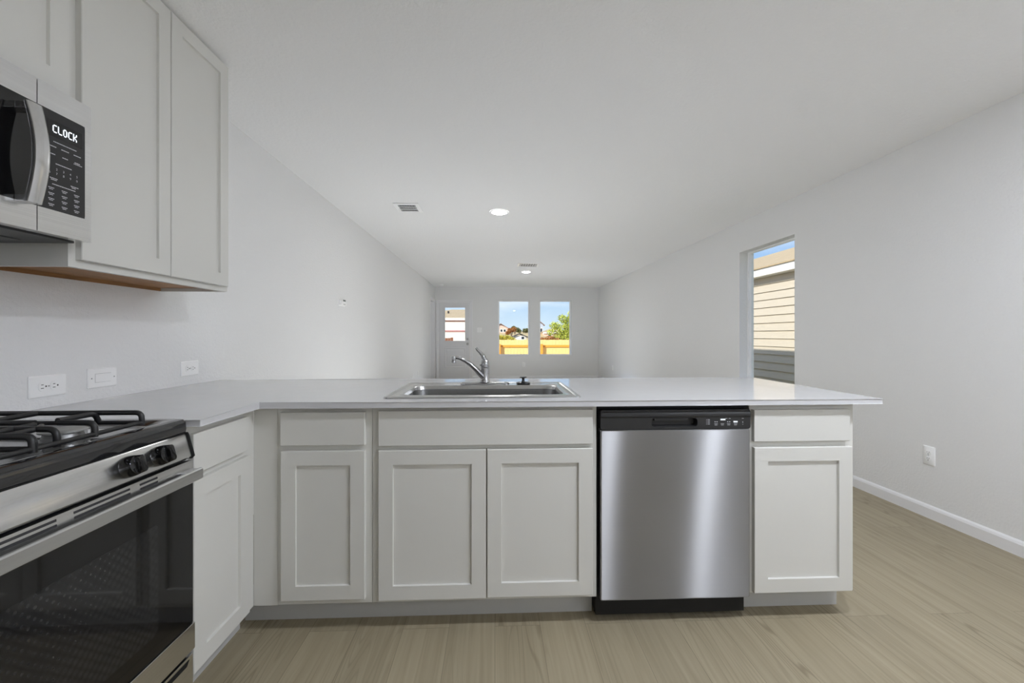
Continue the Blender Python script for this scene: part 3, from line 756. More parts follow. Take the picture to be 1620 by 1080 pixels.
# control panel, leaning out at the bottom
bm = BM()
pf = [(-0.9445, 0.871), (-0.930, 0.8715), (-0.926, 0.866), (-0.909, 0.803), (-0.914, 0.797), (-0.9445, 0.797)]
prism(bm, pf, RY0 + 0.006, RY1 - 0.006, lambda u, v, d: (u, d, v)); bevel_sharp(bm, 0.002)
obj('control_panel', bm, 'steel_range', t, smooth=30)
for y in (RY0 + 0.003, RY1 - 0.003):
    bm = BM(); prism(bm, [(-0.945, 0.8725), (-0.927, 0.8725), (-0.9235, 0.867), (-0.906, 0.802), (-0.913, 0.794), (-0.945, 0.794)], y - 0.0029, y + 0.0029, lambda u, v, d: (u, d, v))
    obj('end_cap', bm, 'gap_black', t)
bm = BM(); bx(bm, -0.944, -0.9275, RY0 + 0.007, RY1 - 0.007, 0.8716, 0.8729); obj('trim_line', bm, 'gap_black', t)
nx, nz_ = math.cos(math.atan2(0.017, 0.063)), math.sin(math.atan2(0.017, 0.063))
for ky in (1.178, 1.083, RY0 + RY1 - 1.083, RY0 + RY1 - 1.178):
    c = Vector((-0.9176, ky, 0.835)); ax = Vector((nx, 0, nz_)).normalized(); side = Vector((0, 1, 0)); upv = ax.cross(side)
    bm = BM(); loops = []
    for r, h in ((0.0265, 0.0), (0.0275, 0.004), (0.0250, 0.020), (0.0235, 0.026), (0.0200, 0.028)):
        loops.append([c + ax * h + (side * math.cos(2 * math.pi * k / 28) + upv * math.sin(2 * math.pi * k / 28)) * r for k in range(28)])
    loft(bm, loops, True, True)
    kb = obj('knob', bm, 'black_gloss', t, smooth=40)
    bm = BM(); lp = []
    for h, s in ((0.026, 1.0), (0.039, 0.92), (0.041, 0.8)):
        lp.append([c + ax * h + side * u * s + upv * v * s for u, v in rrect(-0.0085, 0.0085, -0.0235, 0.0235, 0.006, 3)])
    loft(bm, lp, True, True); obj('grip', bm, 'black_gloss', kb, smooth=40)
# oven door
GX = -0.9085
bm = BM(); bx(bm, -0.944, GX - 0.004, RY0 + 0.004, RY1 - 0.004, 0.224, 0.786); od = obj('oven_door', bm, 'range_side', t)
bm = BM()
# steel ledge with vent slots under the control panel
sl = []
def slotset(a, b):
    sl.append((a, b, 0.778, 0.7835)); sl.append((a, b, 0.7665, 0.7725))
slotset(1.108, 1.165); slotset(0.940, 1.080); slotset(0.760, 0.905); slotset(0.670, 0.730)
us_ = sorted({RY0 + 0.004, RY1 - 0.004} | {s[0] for s in sl} | {s[1] for s in sl})
vs_ = [0.742, 0.7665, 0.7725, 0.778, 0.7835, 0.790]
grid_solid(bm, us_, vs_, lambda u, v: not any(a < u < b and c < v < d for a, b, c, d in sl), 0.0, 0.006, lambda u, v, d: (GX - 0.004 + d - 0.10 * (v - 0.742), u, v))
obj('door_vent_trim', bm, 'steel_range', od)
bm = BM(); bx(bm, GX - 0.014, GX - 0.0095, RY0 + 0.01, RY1 - 0.01, 0.760, 0.7895); obj('slot_backing', bm, 'gap_black', od)
bm = BM(); bx(bm, GX - 0.0035, GX, RY0 + 0.005, RY1 - 0.005, 0.3025, 0.7415, 0.001, 1); obj('door_glass', bm, 'oven_glass', od)
bm = BM(); prism(bm, rrect(RY0 + 0.12, RY1 - 0.135, 0.36, 0.655, 0.012), 0.0, 0.0004, face_x(GX)); obj('window_screen', bm, 'oven_screen', od)
bm = BM(); bx(bm, GX - 0.0038, GX + 0.004, RY0 + 0.003, RY1 - 0.002, 0.223, 0.3015, 0.0015); obj('door_bottom_trim', bm, 'steel_range', od)
# flat bar handle on two stand-offs
bm = BM()
hy0, hy1 = RY0 + 0.008, RY1 - 0.0015
loft(bm, [[(x, y, z) for x, z in ((-0.884, 0.7335), (-0.8815, 0.736), (-0.8815, 0.763), (-0.884, 0.7665), (-0.890, 0.7665), (-0.892, 0.763), (-0.892, 0.736), (-0.890, 0.7335))] for y in (hy0, hy0 + 0.004, hy1 - 0.004, hy1)], True, True)
hd = obj('handle', bm, 'steel_handle', od)
for y0, y1 in ((hy0 + 0.004, hy0 + 0.05), (hy1 - 0.05, hy1 - 0.004)):
    bm = BM(); bx(bm, GX - 0.002, -0.8915, y0, y1, 0.744, 0.7655, 0.003); obj('stand_off', bm, 'steel_handle', hd)
# storage drawer
bm = BM(); bx(bm, -0.943, -0.909, RY0 + 0.004, RY1 - 0.004, 0.045, 0.2095, 0.0015); dr = obj('storage_drawer', bm, 'steel_range', t)
bm = BM(); prism(bm, [(RY0 + 0.03, 0.186), (RY1 - 0.03, 0.186), (RY1 - 0.02, 0.2005), (RY0 + 0.02, 0.2005)], 0.0, 0.0008, face_x(-0.909)); obj('finger_pull_shade', bm, 'gap_black', dr)  # flat black strip stands in for the shaded handle recess
bm = BM(); bx(bm, -0.944, -0.93, RY0 + 0.005, RY1 - 0.005, 0.2097, 0.2225); obj('drawer_gap', bm, 'gap_black', t)  # black filler paints the shade between oven door and drawer

# ------------------------------------------------------------------ upper cabinets
UX = -1.275
t = thing('wall_cabinet', (-1.43, 1.667, 1.371), 'tall white two door wall cabinet hung right of the microwave', 'cabinet')
bm = BM()
U0, U1 = 1.300, 2.042
bx(bm, XL + 0.001, UX - 0.0192, U0, U0 + 0.016, 1.371, 2.438); bx(bm, XL + 0.001, UX - 0.0192, U1 - 0.016, U1, 1.371, 2.438)
bx(bm, XL + 0.001, UX - 0.0192, U0 + 0.016, U1 - 0.016, 2.42, 2.438)
bx(bm, XL + 0.001, XL + 0.012, U0 + 0.016, U1 - 0.016, 1.40, 2.42)
obj('carcass', bm, 'cabinet_paint', t)
bm = BM(); bx(bm, XL + 0.0125, UX - 0.0193, U0 + 0.0165, U1 - 0.0165, 1.386, 1.400)
bx(bm, XL + 0.002, XL + 0.012, U0 + 0.0165, U1 - 0.0165, 1.372, 1.3995)
obj('bottom_panel', bm, 'raw_wood', t, label='unpainted wood underside')
bm = BM(); grid_solid(bm, [U0, U0 + 0.038, U1 - 0.038, U1], [1.371, 1.409, 2.40, 2.438], lambda u, v: not (U0 + 0.038 < u < U1 - 0.038 and 1.409 < v < 2.40), -0.019, 0, face_x(UX)); obj('face_frame', bm, 'cabinet_paint', t)
obj('door', shaker(1.322, 1.6715, 1.394, 2.424, face_x(UX + 0.0002), 0.057), 'cabinet_paint', t)
obj('door', shaker(1.6755, 2.022, 1.394, 2.424, face_x(UX + 0.0002), 0.057), 'cabinet_paint', t)
t = thing('wall_cabinet', (-1.43, 0.92, 1.85), 'short white wall cabinet mounted above the microwave', 'cabinet')
bm = BM(); bx(bm, XL + 0.001, UX - 0.0192, RY0, U0 - 0.003, 1.8465, 2.438); obj('carcass', bm, 'cabinet_paint', t)
bm = BM(); bx(bm, UX - 0.019, UX, RY0, U0 - 0.003, 1.8465, 2.438, 0.001, 1); obj('face_frame', bm, 'cabinet_paint', t)
obj('door', shaker(RY0 + 0.02, 0.9165, 1.868, 2.424, face_x(UX + 0.0002), 0.057), 'cabinet_paint', t)
obj('door', shaker(0.9205, U0 - 0.012, 1.868, 2.424, face_x(UX + 0.0002), 0.057), 'cabinet_paint', t)

# ------------------------------------------------------------------ over-the-range microwave
MX = -1.207; MZ0, MZ1, MY0, MY1 = 1.441, 1.8435, RY0, 1.2985
SP = 1.151
t = thing('microwave', (-1.4, (MY0 + MY1) / 2, MZ0), 'stainless steel over-the-range microwave below the short wall cabinet', 'microwave')
bm = BM(); bx(bm, XL + 0.003, MX - 0.030, MY0 + 0.003, MY1 - 0.003, MZ0 + 0.004, MZ1); obj('case', bm, 'micro_bottom', t)
mmp = face_x(MX)
def framed(bm, u0, u1, v0, v1, a0, a1, b0, b1, r):
    """front plate with a shallow recess of rounded outline"""
    o = [(u, v) for u, v in rrect(u0, u1, v0, v1, 0.0015, 5)]; i = rrect(a0, a1, b0, b1, r, 5)
    o3 = [bm.verts.new(mmp(u, v, 0)) for u, v in o]; ob = [bm.verts.new(mmp(u, v, -0.029)) for u, v in o]
    i3 = [bm.verts.new(mmp(u, v, 0)) for u, v in i]; ib = [bm.verts.new(mmp(u, v, -0.004)) for u, v in i]
    n = len(o)
    for k in range(n):
        q = (k + 1) % n
        bm.faces.new((o3[k], ob[k], ob[q], o3[q])); bm.faces.new((o3[k], o3[q], i3[q], i3[k])); bm.faces.new((i3[k], i3[q], ib[q], ib[k]))
    bm.faces.new(list(reversed(ob))); bm.faces.new(ib)
# door
bm = BM(); framed(bm, MY0, SP - 0.0012, MZ0, MZ1, MY0 + 0.03, SP - 0.0016, 1.507, 1.777, 0.0004); dr = obj('door', bm, 'steel_micro', t)
bm = BM(); prism(bm, rrect(MY0 + 0.031, SP - 0.0018, 1.508, 1.776, 0.004), -0.0038, 0.0006, mmp); obj('door_glass', bm, 'black_gloss', dr)
# control side
bm = BM(); framed(bm, SP + 0.0012, MY1, MZ0, MZ1, SP + 0.0016, 1.279, 1.507, 1.777, 0.0004)
cs = obj('control_side', bm, 'steel_micro', t)
bm = BM(); pts = [(SP + 0.0016, 1.507), (1.271, 1.507)] + [(1.271 + 0.008 * math.sin(math.radians(a)), 1.515 - 0.008 * math.cos(math.radians(a))) for a in (22, 45, 68)] + [(1.279, 1.515), (1.279, 1.769)] + [(1.271 + 0.008 * math.cos(math.radians(a)), 1.769 + 0.008 * math.sin(math.radians(a))) for a in (22, 45, 68)] + [(1.271, 1.777), (SP + 0.0016, 1.777)]
prism(bm, pts, -0.0038, 0.0006, mmp); cp = obj('control_panel', bm, 'black_plastic', cs)
kmp = face_x(MX + 0.0007)
bm = BM(); prism(bm, rrect(1.176, 1.270, 1.708, 1.752, 0.002), 0, 0.0004, kmp); obj('display', bm, 'black_gloss', cp)
# CLOCK in blocky display letters
GL = {'C': ['0111', '1000', '1000', '1000', '1000', '1000', '0111'], 'L': ['1000', '1000', '1000', '1000', '1000', '1000', '0111'],
      'O': ['0110', '1001', '1001', '1001', '1001', '1001', '0110'], 'K': ['1001', '1001', '1010', '1100', '1010', '1001', '1001']}
bm = BM(); cw, chh = 0.0027, 0.0030; x = 1.1885
for ch in 'CLOCK':
    for r, row in enumerate(GL[ch]):
        for c, b in enumerate(row):
            if b == '1':
                u = x + c * cw; v = 1.7410 - r * chh
                prism(bm, [(u, v - chh), (u + cw, v - chh), (u + cw, v), (u, v)], 0.0005, 0.0009, kmp)
    x += 0.0138
obj('display_text', bm, 'display_glow', cp)
def text_mesh(parent, txt, size, u, v, mp, m, name):
    cu = D.curves.new('txt', 'FONT'); cu.body = txt; cu.size = size; cu.align_x = 'CENTER'; cu.align_y = 'CENTER'
    o = D.objects.new('txt', cu); COL.objects.link(o)
    dg = bpy.context.evaluated_depsgraph_get(); me = D.meshes.new_from_object(o.evaluated_get(dg))
    D.objects.remove(o); bm = BM(); bm.from_mesh(me); D.meshes.remove(me)
    for vt in bm.verts: vt.co = Vector(mp(u + vt.co.x, v + vt.co.y, 0.0004))
    return bm
bmk = BM()
def add_text(txt, size, u, v):
    b2 = text_mesh(None, txt, size, u, v, kmp, None, None)
    me = D.meshes.new('tmp'); b2.to_mesh(me); b2.free(); bmk.from_mesh(me); D.meshes.remove(me)
for i, ch in enumerate('12345'): add_text(ch, 0.0085, 1.181 + i * 0.0185, 1.6205)
for i, ch in enumerate('67890'): add_text(ch, 0.0085, 1.181 + i * 0.0185, 1.6085)
L = []
def dashes(u, v, w, h):
    x = u - w / 2
    k = 0
    while x < u + w / 2:
        ww = 0.0028 + 0.0016 * ((k * 7 + int(v * 1000)) % 3); L.append((x + ww / 2, v, ww, h)); x += ww + 0.0009; k += 1
dashes(1.220, 1.695, 0.058, 0.0022)
for u in (1.188, 1.222, 1.256): dashes(u, 1.681, 0.020, 0.0022); dashes(u, 1.660, 0.015, 0.0022)
dashes(1.256, 1.656, 0.02, 0.0018)
dashes(1.218, 1.636, 0.042, 0.0022)
for u, v in ((1.190, 1.594), (1.246, 1.589)): dashes(u, v, 0.017, 0.0020); dashes(u, v - 0.004, 0.011, 0.0020)
dashes(1.218, 1.578, 0.060, 0.0022)
for z in (1.567, 1.552, 1.537, 1.522):
    for u in (1.185, 1.220, 1.254): dashes(u, z, 0.014, 0.0020); dashes(u, z - 0.0042, 0.010, 0.0018)
for u, v, w, h in L: prism(bmk, [(u - w / 2, v - h / 2), (u + w / 2, v - h / 2), (u + w / 2, v + h / 2), (u - w / 2, v + h / 2)], 0.0, 0.0004, kmp)
obj('key_legends', bmk, 'key_print', cp)
# bowed handle
bm = BM(); loops = []
for k in range(15):
    s = k / 14.0; z = 1.502 + (1.756 - 1.502) * s; bow = 0.034 + 0.020 * math.sin(math.pi * s)
    loops.append([(MX + bow + dx, 1.113 + dy, z) for dx, dy in ((-0.009, -0.017), (-0.003, -0.019), (0.002, -0.017), (0.004, -0.010), (0.004, 0.010), (0.002, 0.016), (-0.003, 0.018), (-0.009, 0.016))])
loft(bm, loops, True, True); hd = obj('handle', bm, 'steel_handle_vertical', dr, smooth=50)
for z0, z1 in ((1.503, 1.520), (1.738, 1.755)):
    bm = BM(); bx(bm, MX + 0.0007, MX + 0.030, 1.098, 1.128, z0, z1, 0.002); obj('stand_off', bm, 'steel_handle_vertical', hd)
bm = BM(); bx(bm, XL + 0.02, MX - 0.04, MY0 + 0.01, MY1 - 0.008, MZ0 - 0.004, MZ0 + 0.0035, 0.002); bp_ = obj('bottom_plate', bm, 'micro_bottom', t)
for y0, y1 in ((0.60, 0.86), (0.98, 1.24)):
    bm = BM(); bx(bm, -1.47, -1.345, y0, y1, MZ0 - 0.007, MZ0 - 0.0042, 0.001, 1); obj('grease_filter', bm, 'filter_mesh', bp_)

# ------------------------------------------------------------------ outlets, switches and other wall plates
def duplex(mp, u, v, horiz, label, size=(0.124, 0.076)):
    w, h = (size if horiz else (size[1], size[0]))
    t = thing('wall_outlet', mp(u, v, 0.0), label, 'outlet', 'white wall outlets')
    bm = BM(); loft(bm, [[mp(a, b, dd) for a, b in rrect(u - w / 2 + i, u + w / 2 - i, v - h / 2 + i, v + h / 2 - i, 0.004, 3)] for i, dd in ((0, 0.0003), (0, 0.003), (0.003, 0.0062))], True, True)
    obj('cover_plate', bm, 'plate_white', t, smooth=40)
    for s in (-1, 1):
        off = s * 0.0195; cu, cv = (u + off, v) if horiz else (u, v + off)
        a, b = (0.0145, 0.0170)
        bm = BM(); pts = []
        for k in range(24):
            an = 2 * math.pi * k / 24; p, q = 0.0172 * math.cos(an), 0.0172 * math.sin(an)
            if horiz: p = max(-0.0145, min(0.0145, p))
            else: q = max(-0.0145, min(0.0145, q))
            pts.append((cu + p, cv + q))
        prism(bm, pts, 0.0055, 0.0078, mp); rc = obj('receptacle', bm, 'plate_white', t)
        bm = BM()
        if horiz: rects = [(cu - 0.003, cv - 0.006, 0.009, 0.0022), (cu - 0.003, cv + 0.006, 0.0075, 0.0022), (cu + 0.009, cv, 0.0048, 0.0048)]
        else: rects = [(cu - 0.006, cv + 0.003, 0.0022, 0.009), (cu + 0.006, cv + 0.003, 0.0022, 0.0075), (cu, cv - 0.009, 0.0048, 0.0048)]
        for a, b, ww, hh in rects: prism(bm, [(a - ww / 2, b - hh / 2), (a + ww / 2, b - hh / 2), (a + ww / 2, b + hh / 2), (a - ww / 2, b + hh / 2)], 0.0072, 0.0081, mp)
        obj('slots', bm, 'slot_dark', rc)
    bm = BM(); c = mp(u, v, 0.0062); prism(bm, [(u + 0.0028 * math.cos(k * math.pi / 5), v + 0.0028 * math.sin(k * math.pi / 5)) for k in range(10)], 0.0060, 0.0070, mp)
    obj('screw', bm, 'screw_grey', t)
def rocker(mp, u, v, horiz, label, gangs=1):
    w, h = ((0.124, 0.078) if horiz else (0.078 + 0.046 * (gangs - 1), 0.124))
    t = thing('light_switch', mp(u, v, 0.0), label, 'switch')
    bm = BM(); loft(bm, [[mp(a, b, dd) for a, b in rrect(u - w / 2 + i, u + w / 2 - i, v - h / 2 + i, v + h / 2 - i, 0.004, 3)] for i, dd in ((0, 0.0003), (0, 0.003), (0.003, 0.0062))], True, True)
    obj('cover_plate', bm, 'plate_white', t, smooth=40)
    for g in range(gangs):
        gu = u + (g - (gangs - 1) / 2) * 0.046
        a, b = ((0.033, 0.0165) if horiz else (0.0165, 0.033))
        bm = BM(); prism(bm, [(gu - a - 0.001, v - b - 0.001), (gu + a + 0.001, v - b - 0.001), (gu + a + 0.001, v + b + 0.001), (gu - a - 0.001, v + b + 0.001)], 0.0058, 0.0064, mp); obj('rocker_frame', bm, 'screw_grey', t)
        bm = BM()
        q = [(-a, -b, 0.0070), (a, -b, 0.0105), (a, b, 0.0105), (-a, b, 0.0070)] if horiz else [(-a, -b, 0.0070), (a, -b, 0.0070), (a, b, 0.0105), (-a, b, 0.0105)]
        vb = [bm.verts.new(mp(gu + x, v + y, 0.0062)) for x, y, _ in q]; vt = [bm.verts.new(mp(gu + x, v + y, dd)) for x, y, dd in q]
        bm.faces.new(vt); bm.faces.new(list(reversed(vb)))
        for i in range(4): bm.faces.new((vb[i], vb[(i + 1) % 4], vt[(i + 1) % 4], vt[i]))
        obj('rocker', bm, 'plate_white', t)
    for s in (-1, 1):
        bm = BM()
        cu, cv = (u + s * 0.048, v) if horiz else (u, v + s * 0.048)
        prism(bm, [(cu + 0.0026 * math.cos(k * math.pi / 5), cv + 0.0026 * math.sin(k * math.pi / 5)) for k in range(10)], 0.0060, 0.0069, mp)
        obj('screw', bm, 'screw_grey', t)
ML = face_x(XL); MR = face_xm(XR); MF = face_y(YF)
duplex(ML, 1.5385, 0.986, True, 'white outlet above the counter nearest the range')
rocker(ML, 1.7435, 0.995, True, 'white sideways rocker switch above the left counter between two outlets')
duplex(ML, 2.2245, 0.9935, True, 'white outlet above the counter by its far inner corner')
duplex(ML, 8.07, 0.38, False, 'nearer of two low outlets on the left wall just above the counter edge', (0.12, 0.075))
duplex(ML, 8.62, 0.38, False, 'farther of two low outlets on the left wall just above the counter edge', (0.12, 0.075))
duplex(MR, 2.552, 0.397, False, 'white outlet on the right wall above the baseboard in the foreground', (0.118, 0.075))
duplex(MR, 9.71, 0.392, False, 'small outlet on the right wall near the far corner', (0.118, 0.075))
duplex(MF, 0.766, 0.381, False, 'white outlet on the far wall below the left window', (0.118, 0.075))
rocker(MF, -0.411, 1.30, False, 'white double switch plate on the far wall right of the back door', 2)
# thermostat
t = thing('thermostat', ML(4.365, 1.492, 0), 'white thermostat with a small screen on the left wall', 'thermostat')
bm = BM(); loft(bm, [[ML(a, b, dd) for a, b in rrect(4.243 + i, 4.487 - i, 1.445 + i * 0.6, 1.545 - i * 0.6, 0.008, 3)] for i, dd in ((0.03, 0.0003), (0.03, 0.008), (0.045, 0.009), (0.045, 0.026), (0.052, 0.029))], True, True); hs = obj('housing', bm, 'plate_white', t, smooth=40)
bm = BM(); prism(bm, rrect(4.335, 4.405, 1.512, 1.528, 0.003), 0.0288, 0.0296, ML); obj('screen', bm, 'grey_lcd', t)
bm = BM(); prism(bm, rrect(4.345, 4.365, 1.476, 1.486, 0.002), 0.0288, 0.0300, ML); prism(bm, rrect(4.375, 4.395, 1.476, 1.486, 0.002), 0.0288, 0.0300, ML); obj('buttons', bm, 'screw_grey', t)

# ------------------------------------------------------------------ ceiling fittings
CZ = face_zm(H)
def downlight(x, y, label, watts, half=42, blend=0.7, group='recessed ceiling lights'):
    t = thing('recessed_light', (x, y, H), label, 'ceiling light', group)
    bm = BM(); loops = []
    for r, d in ((0.098, 0.0004), (0.097, 0.004), (0.086, 0.008), (0.078, 0.0065)):
        loops.append([(x + r * math.cos(2 * math.pi * k / 36), y + r * math.sin(2 * math.pi * k / 36), H - d) for k in range(36)])
    loft(bm, loops); obj('trim_ring', bm, 'plate_white', t, smooth=40)
    bm = BM(); lp = [(x + 0.0785 * math.cos(2 * math.pi * k / 36), y + 0.0785 * math.sin(2 * math.pi * k / 36), H - 0.0062) for k in range(36)]
    lp2 = [(x + 0.06 * math.cos(2 * math.pi * k / 36), y + 0.06 * math.sin(2 * math.pi * k / 36), H - 0.0105) for k in range(36)]
    loft(bm, [lp, lp2], False, True)
    obj('lens', bm, 'lens_lit' if watts else 'lens_kitchen', t, smooth=60)
    if watts:
        ld = D.lights.new('recessed_beam', 'SPOT'); ld.energy = watts; ld.spot_size = math.radians(2 * half); ld.spot_blend = blend
        ld.shadow_soft_size = 0.06; ld.color = COL_BEAM
        lo = D.objects.new('recessed_beam', ld); COL.objects.link(lo); lo.parent = t; lo.location = (0, 0, -0.075)
downlight(0.045, 4.32, 'lit recessed ceiling light nearest the kitchen', LIGHT_ROOM)
downlight(0.63, 8.40, 'lit recessed ceiling light nearest the far wall', LIGHT_ROOM * 0.88, 49, 0.85)
downlight(1.86, 0.80, 'lit recessed ceiling light above the kitchen floor by the end of the peninsula', 0, group='recessed kitchen lights')
downlight(0.96, 0.80, 'lit recessed ceiling light above the kitchen floor in front of the dishwasher', 0, group='recessed kitchen lights')

def vent(x0, x1, y0, y1, label, split):
    t = thing('ceiling_vent', ((x0 + x1) / 2, (y0 + y1) / 2, H), label, 'vent', 'ceiling air vents')
    b = 0.035
    bm = BM(); grid_solid(bm, [x0, x0 + b, x1 - b, x1], [y0, y0 + b, y1 - b, y1], lambda u, v: not (x0 + b < u < x1 - b and y0 + b < v < y1 - b), 0.0003, 0.010, CZ); bevel_sharp(bm, 0.003)
    obj('frame', bm, 'plate_white', t)
    bm = BM(); prism(bm, [(x0 + b, y0 + b), (x1 - b, y0 + b), (x1 - b, y1 - b), (x0 + b, y1 - b)], 0.0002, 0.0012, CZ); obj('duct_shade_sheet', bm, 'vent_dark', t)  # dark sheet paints the shade seen between the louvers
    n = 7
    for k in range(n):
        u = x0 + b + (x1 - x0 - 2 * b) * (k + 0.5) / n; tl = 0.0042
        bm = BM(); prism(bm, [(u - tl, 0.0015), (u - tl + 0.002, 0.0015), (u + tl, 0.0095), (u + tl - 0.002, 0.0095)], y0 + b + 0.001, y1 - b - 0.001, lambda a, dd, v: (a, v, H - dd))
        obj('louver', bm, 'plate_white', t)
    for s in split:
        bm = BM(); v = y0 + b + (y1 - y0 - 2 * b) * s; bx(bm, x0 + b, x1 - b, v - 0.006, v + 0.006, H - 0.0105, H - 0.0012); obj('divider', bm, 'plate_white', t)
vent(-0.985, -0.742, 4.06, 4.335, 'white square air vent on the ceiling above the left wall side', (0.36, 0.70))
vent(0.41, 0.79, 7.36, 7.70, 'white air vent on the ceiling just before the far recessed light', (0.5,))
t = thing('smoke_detector', (-1.345, 10.5, H), 'white round smoke detector on the ceiling in the far left corner', 'smoke detector')
bm = BM(); lathe(bm, [(0.068, -0.0003), (0.068, -0.010), (0.062, -0.014)], (-1.345, 10.5, H)); obj('mounting_ring', bm, 'plate_white', t, smooth=40)
bm = BM(); lathe(bm, [(0.058, -0.0135), (0.060, -0.022), (0.054, -0.038), (0.040, -0.044), (0.006, -0.045)], (-1.345, 10.5, H)); obj('housing', bm, 'plate_white', t, smooth=40)

# added fill light in drum form, unseen behind the camera to the right
def fill_drum(x, y, zc, r, h, label):
    t = thing('added_fill_drum', (x, y, H), label, 'ceiling light')
    bm = BM(); lathe(bm, [(0.07, H - 0.0003), (0.07, H - 0.02), (0.012, H - 0.03), (0.006, H - 0.036), (0.006, zc + h / 2 + 0.01), (0.03, zc + h / 2 + 0.002)], (x, y, 0)); obj('stem', bm, 'satin_nickel', t, smooth=40)
    bm = BM(); lathe(bm, [(0.01, zc + h / 2), (r - 0.02, zc + h / 2), (r, zc + h / 2 - 0.02), (r, zc - h / 2 + 0.02), (r - 0.02, zc - h / 2), (0.01, zc - h / 2)], (x, y, 0), n=40); obj('fill_drum_glow', bm, 'fill_glow', t, smooth=60)
fill_drum(2.35, -1.0, 1.85, 0.18, 0.30, 'added drum shaped fill light behind the camera by the right wall')

# ------------------------------------------------------------------ outdoors
GZ = -0.25
bm = BM(); bx(bm, -40, 40, -20, YF + 4.0, GZ - 0.3, GZ)
lawn = struct('lawn', bm, 'lawn_grass')
# ground falls to the back fence, then climbs a dry hillside
bm = BM()
prof = [(YF + 4.0, GZ), (18.0, -0.90), (24, -0.9), (36, -0.6), (60, 1.2), (90, 2.2), (220, 3.0)]
vs_ = [[bm.verts.new((x, y, z + (0.35 * math.sin(x * 0.21 + y * 0.1) if y > 30 else 0))) for x in [(-90 + 6 * k) for k in range(31)]] for y, z in prof]
for a, b in zip(vs_, vs_[1:]):
    for i in range(30): bm.faces.new((a[i], a[i + 1], b[i + 1], b[i]))
struct('hillside', bm, 'dry_hill', smooth=80)

# wooden back fence
def fence():
    FYd, top, bot = 18.0, 0.965, -0.90
    t = thing('wooden_fence', (0.5, FYd, bot), 'sunlit yellow wooden fence seen through both far windows', 'fence')
    bm = BM(); x = -1.12; k = 0
    while x < 5.3:
        h = top + 0.006 * math.sin(k * 2.3); bx(bm, x, x + 0.134, FYd, FYd + 0.018 + 0.003 * (k % 3), bot, h); x += 0.139; k += 1
    obj('picket_panel', bm, 'fence_wood', t)
    for z in (top - 0.27, 0.0, bot + 0.25):
        bm = BM(); bx(bm, -1.12, 5.4, FYd - 0.045, FYd - 0.001, z - 0.045, z + 0.045); obj('rail', bm, 'fence_rail', t)
    for x in (-1.10, 0.13, 1.95, 3.76, 5.28):
        bm = BM(); bx(bm, x, x + 0.11, FYd - 0.15, FYd - 0.046, bot - 0.1, top - 0.18); obj('post', bm, 'fence_rail', t)
fence()
t = thing('wooden_fence', (-5, 23.0, -0.9), 'brown fence in front of the white house seen through the door glass', 'fence')
bm = BM(); x = -9.0; k = 0
while x < -2.3: bx(bm, x, x + 0.14, 23.0, 23.02 + 0.003 * (k % 3), -0.9, 1.02 + 0.02 * math.sin(k * 1.7)); x += 0.146; k += 1
obj('picket_panel', bm, 'fence_brown', t)
bm = BM(); bx(bm, -9.0, -2.3, 22.955, 22.999, 0.70, 0.80); obj('rail', bm, 'fence_brown', t)

# neighbour's house seen through the right window
def siding(bm, y0, y1, z0, z1, x, exp=0.168):
    z = z0; prof = []
    while z < z1 - 1e-6:
        zt = min(z + exp, z1); prof += [(x - 0.028, z), (x - 0.004, zt)]; z = zt
    prof += [(x + 0.15, z1), (x + 0.15, z0)]
    prism(bm, [(a, b) for a, b in prof], y0, y1, lambda u, v, d: (u, d, v))
t = thing('neighbor_house', (9.0, 8.0, GZ), 'cream lap sided house with a tan shingle roof outside the right window', 'house')
bm = BM(); siding(bm, -2.0, 20.0, GZ, 2.46, 5.90); obj('siding_wall', bm, 'siding_cream', t)
bm = BM(); bx(bm, 6.1, 12.0, -2.0, 20.0, GZ, 2.46); obj('house_core', bm, 'siding_cream', t)
bm = BM(); bx(bm, 5.66, 5.69, -2.6, 20.6, 2.425, 2.605); obj('fascia', bm, 'fascia_white', t)
bm = BM(); bx(bm, 5.69, 5.895, -2.6, 20.6, 2.425, 2.445); obj('soffit', bm, 'fascia_white', t)
bm = BM(); prism(bm, [(5.63, 2.605), (8.9, 3.78), (12.2, 2.605), (12.2, 2.58), (5.63, 2.58)], -2.6, 20.6, lambda u, v, d: (u, d, v)); obj('roof', bm, 'roof_tan', t)

